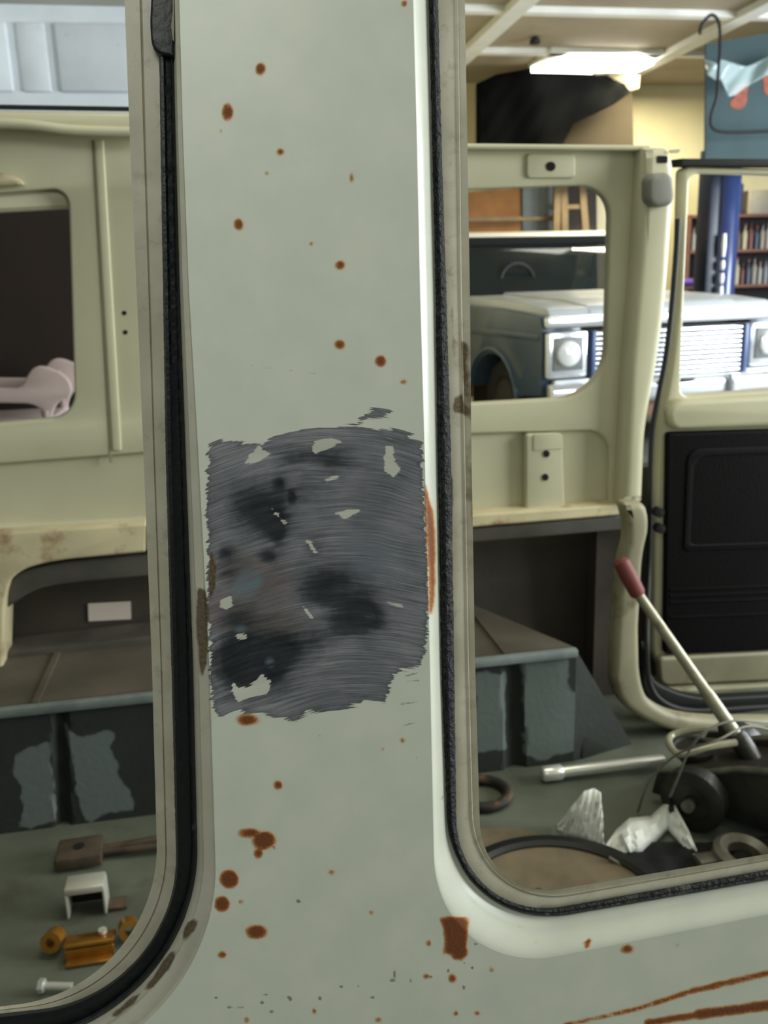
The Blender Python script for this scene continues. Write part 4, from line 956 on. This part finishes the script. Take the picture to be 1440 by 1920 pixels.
# teal banner, plastic and hose on the right
M['teal'] = mat('teal_banner_cloth', '2d484c', 0.7, var=0.25, scale=1.5)
tp = vplane(7.6)
bn = plate('teal_banner', [(1324, 82), (1360, 76), (1900, -20), (1900, 312), (1322, 312)], tp, .02, M['teal']); tag(bn, 'teal banner with red blotches hanging at the top right', 'banner')
M['redp'] = mat('dull_red_print', 'a3553f', .7, var=.25, scale=20)
plate('red_print', fillet([(1372, 166, 6), (1392, 156, 6), (1408, 152, 4), (1400, 172, 8), (1402, 190, 10), (1392, 206, 8), (1374, 204, 8), (1366, 192, 6), (1378, 184, 6)], 5), tp.off(-.004), .003, M['redp'], bn)
plate('red_print', fillet([(1430, 142, 6), (1460, 130, 10), (1466, 180, 14), (1434, 178, 6)], 5), tp.off(-.004), .003, M['redp'], bn)
M['film'] = glass('clear_plastic_film', 'd8eef0', .15, .35)
sheet('plastic_film', [(1322, 112), (1345, 120), (1352, 112), (1400, 125), (1440, 108), (1480, 100), (1480, 135), (1440, 140), (1405, 160), (1378, 178), (1366, 182), (1352, 150), (1340, 150), (1326, 140)], vplane(7.45), M['film'], .035, 'crinkled clear plastic film draped over the teal banner', 'plastic', 9, 26)
hz = vplane(7.35)
tag(tube('air_hose', smooth_path([hz.hit(*p) for p in ((1312, 64), (1316, 46), (1334, 28), (1348, 44), (1350, 90), (1347, 130), (1344, 180), (1334, 215), (1334, 236), (1348, 246), (1380, 248), (1440, 246), (1560, 242))], 7), .014, M['tdark'], None, 8), 'black hose looping up to the ceiling in front of the teal banner', 'hose')

# two-post lift column
lpx = PY(1346, 430, 8.3)
post = empty('lift_post', (lpx.x, 8.3, 0), 'dark blue vehicle lift post standing behind the truck nose', 'lift post')
M['lblue'] = mat('dark_blue_enamel', '34467c', .28, var=.1, coat=.5)
M['lnavy'] = mat('navy_enamel', '121c33', .4, var=.1)
lz = 2.5
lathe('column', [(0, 0), (.115, 0), (.115, lz), (.10, lz+.02), (0, lz+.02)], (lpx.x+.055, 8.25, 0), (0, 0, 1), M['lblue'], post, 32)
box('carriage', (lpx.x-.075, 8.33, lz/2), (.16, .24, lz), M['lnavy'], post, bev=.02)
box('base_plate', (lpx.x, 8.3, .01), (.5, .5, .02), M['lnavy'], post, bev=.005)
M['glint'] = mat('pale_glint', 'e8ecf4', .3, .2, var=.03)  # bright reflection on the column, built as pale strips
for y0, y1 in ((438, 482), (488, 506), (512, 532), (536, 562)):
    z0, z1 = PY(1357, y1, 8.14).z, PY(1357, y0, 8.14).z
    bm = bmesh.new(); add_tube(bm, [Vector((PY(1356, 490, 8.13).x, 8.138, z0)), Vector((PY(1356, 490, 8.13).x, 8.138, (z0+z1)/2)), Vector((PY(1356, 490, 8.13).x, 8.138, z1))], [.018, .026, .020], 10); obj('glint_strip', bm, M['glint'], post)

# shelves of bottles
M['shelf'] = mat('brown_shelf_board', '6a3d22', .6, var=.2)
M['shelfdark'] = mat('dark_shelf_back', '141014', .8)
sy = 9.6
xL, xR = PY(1292, 450, sy).x, PY(1640, 450, sy).x
zs = [PY(1410, y, sy).z for y in (404, 470, 536, 600)]
sh = empty('shelf_rack', ((xL+xR)/2, sy+.15, 0), 'brown shelf rack crowded with bottles against the back wall', 'shelves')
box('back_board', ((xL+xR)/2, sy+.31, zs[0]/2), (xR-xL, .03, zs[0]), M['shelfdark'], sh)
for z in zs: box('shelf_board', ((xL+xR)/2, sy+.15, z), (xR-xL, .30, .035), M['shelf'], sh, bev=.004)
box('shelf_board', ((xL+xR)/2, sy+.15, .2), (xR-xL, .30, .035), M['shelf'], sh)
for x in (xL, PY(1345, 450, sy).x, xR): box('upright', (x, sy+.15, (zs[0]+.02)/2), (.04, .30, zs[0]+.02), M['shelf'], sh, bev=.004)
bcols = ['9a9690', '7c7e86', '6a6f7c', '54463a', 'aca48c', '5e342e', '3c465e', '88827a']
kinds = {}
def bottle(i, x, z, h, label, grp):
    c = bcols[i % len(bcols)]; key = (i % len(bcols), round(h, 2))
    if key not in kinds:
        bm = bmesh.new(); r_ = h*.115
        add_lathe(bm, [(0, 0), (r_, 0), (r_, h*.62), (r_*.75, h*.74), (r_*.36, h*.82), (r_*.36, h), (0, h)], (0, 0, 0), (0, 0, 1), 14)
        bmesh.ops.recalc_face_normals(bm, faces=bm.faces)
        o = obj('bottle', bm, mat('bottle_%s' % c, c, .4, var=.15), None); kinds[key] = o
        bm = bmesh.new(); add_lathe(bm, [(0, h*.96), (r_*.45, h*.96), (r_*.45, h*1.06), (0, h*1.06)], (0, 0, 0), (0, 0, 1), 12)
        obj('cap', bm, M['tdark'] if i % 2 else M['redp'], o, local=True)
    else:
        s = kinds[key]; o = s.copy(); COL.objects.link(o)
        for c_ in s.children:
            d_ = c_.copy(); COL.objects.link(d_); d_.parent = o
    o.location = (x, sy+.06, z+.018); tag(o, label, 'bottle', grp)
i = 0
for row, (zi, nm) in enumerate(((1, 'upper'), (2, 'lower'))):
    for px_ in ((1304, 1316) if row == 0 else ())+(1378, 1389, 1400, 1411, 1422, 1433, 1444, 1456):
        h = .24+.05*((i*7) % 3)/2
        side = 'left' if px_ < 1345 else 'right'
        bottle(i+row, PY(px_, 470, sy).x, zs[zi], h, 'bottle on the %s visible shelf, %s of the blue lift post' % (nm, side), 'bottles on the %s shelf %s of the lift post' % (nm, side)); i += 1
# on top of the rack
cx_ = PY(1391, 370, sy).x
cn = empty('blue_canister', (cx_, sy+.12, zs[0]+.018), 'tall blue canister on top of the bottle shelves', 'canister')
hh = PY(1391, 338, sy).z-zs[0]
lathe('canister_body', [(0, 0), (.075, 0), (.075, hh*.85), (.05, hh*.92), (0, hh*.92)], cn.location, (0, 0, 1), mat('blue_canister_paint', '24407f', .4), cn, 20)
lathe('canister_cap', [(0, 0), (.035, 0), (.035, .03), (0, .03)], cn.location+Vector((0, 0, hh*.92)), (0, 0, 1), M['tdark'], cn, 14)
p0, p1 = PY(1408, 398, sy), PY(1450, 352, sy)
o = box('pale_carton', ((p0.x+p1.x)/2, sy+.14, zs[0]+.018+(p1.z-p0.z)/2), (p1.x-p0.x, .22, p1.z-p0.z), mat('pale_carton', 'a59d8c', .7), bev=.006); tag(o, 'pale carton on top of the shelves right of the blue canister', 'box')
p0 = PY(1318, 522, 9.3)
bm = bmesh.new(); bmesh.ops.create_uvsphere(bm, u_segments=20, v_segments=12, radius=.5); 
bmesh.ops.transform(bm, matrix=Matrix.Translation(Vector((p0.x, sy+.03, zs[2]+.018+.045))) @ Matrix.Diagonal((.30, .22, .09, 1)), verts=bm.verts)
o = obj('purple_bag', bm, mat('purple_cloth', '5b3a94', .7, var=.2, bump=.4, bscale=30), base=Vector((p0.x, sy+.03, zs[2]+.018))); tag(o, 'purple cloth bag on the shelf left of the blue lift post', 'bag')
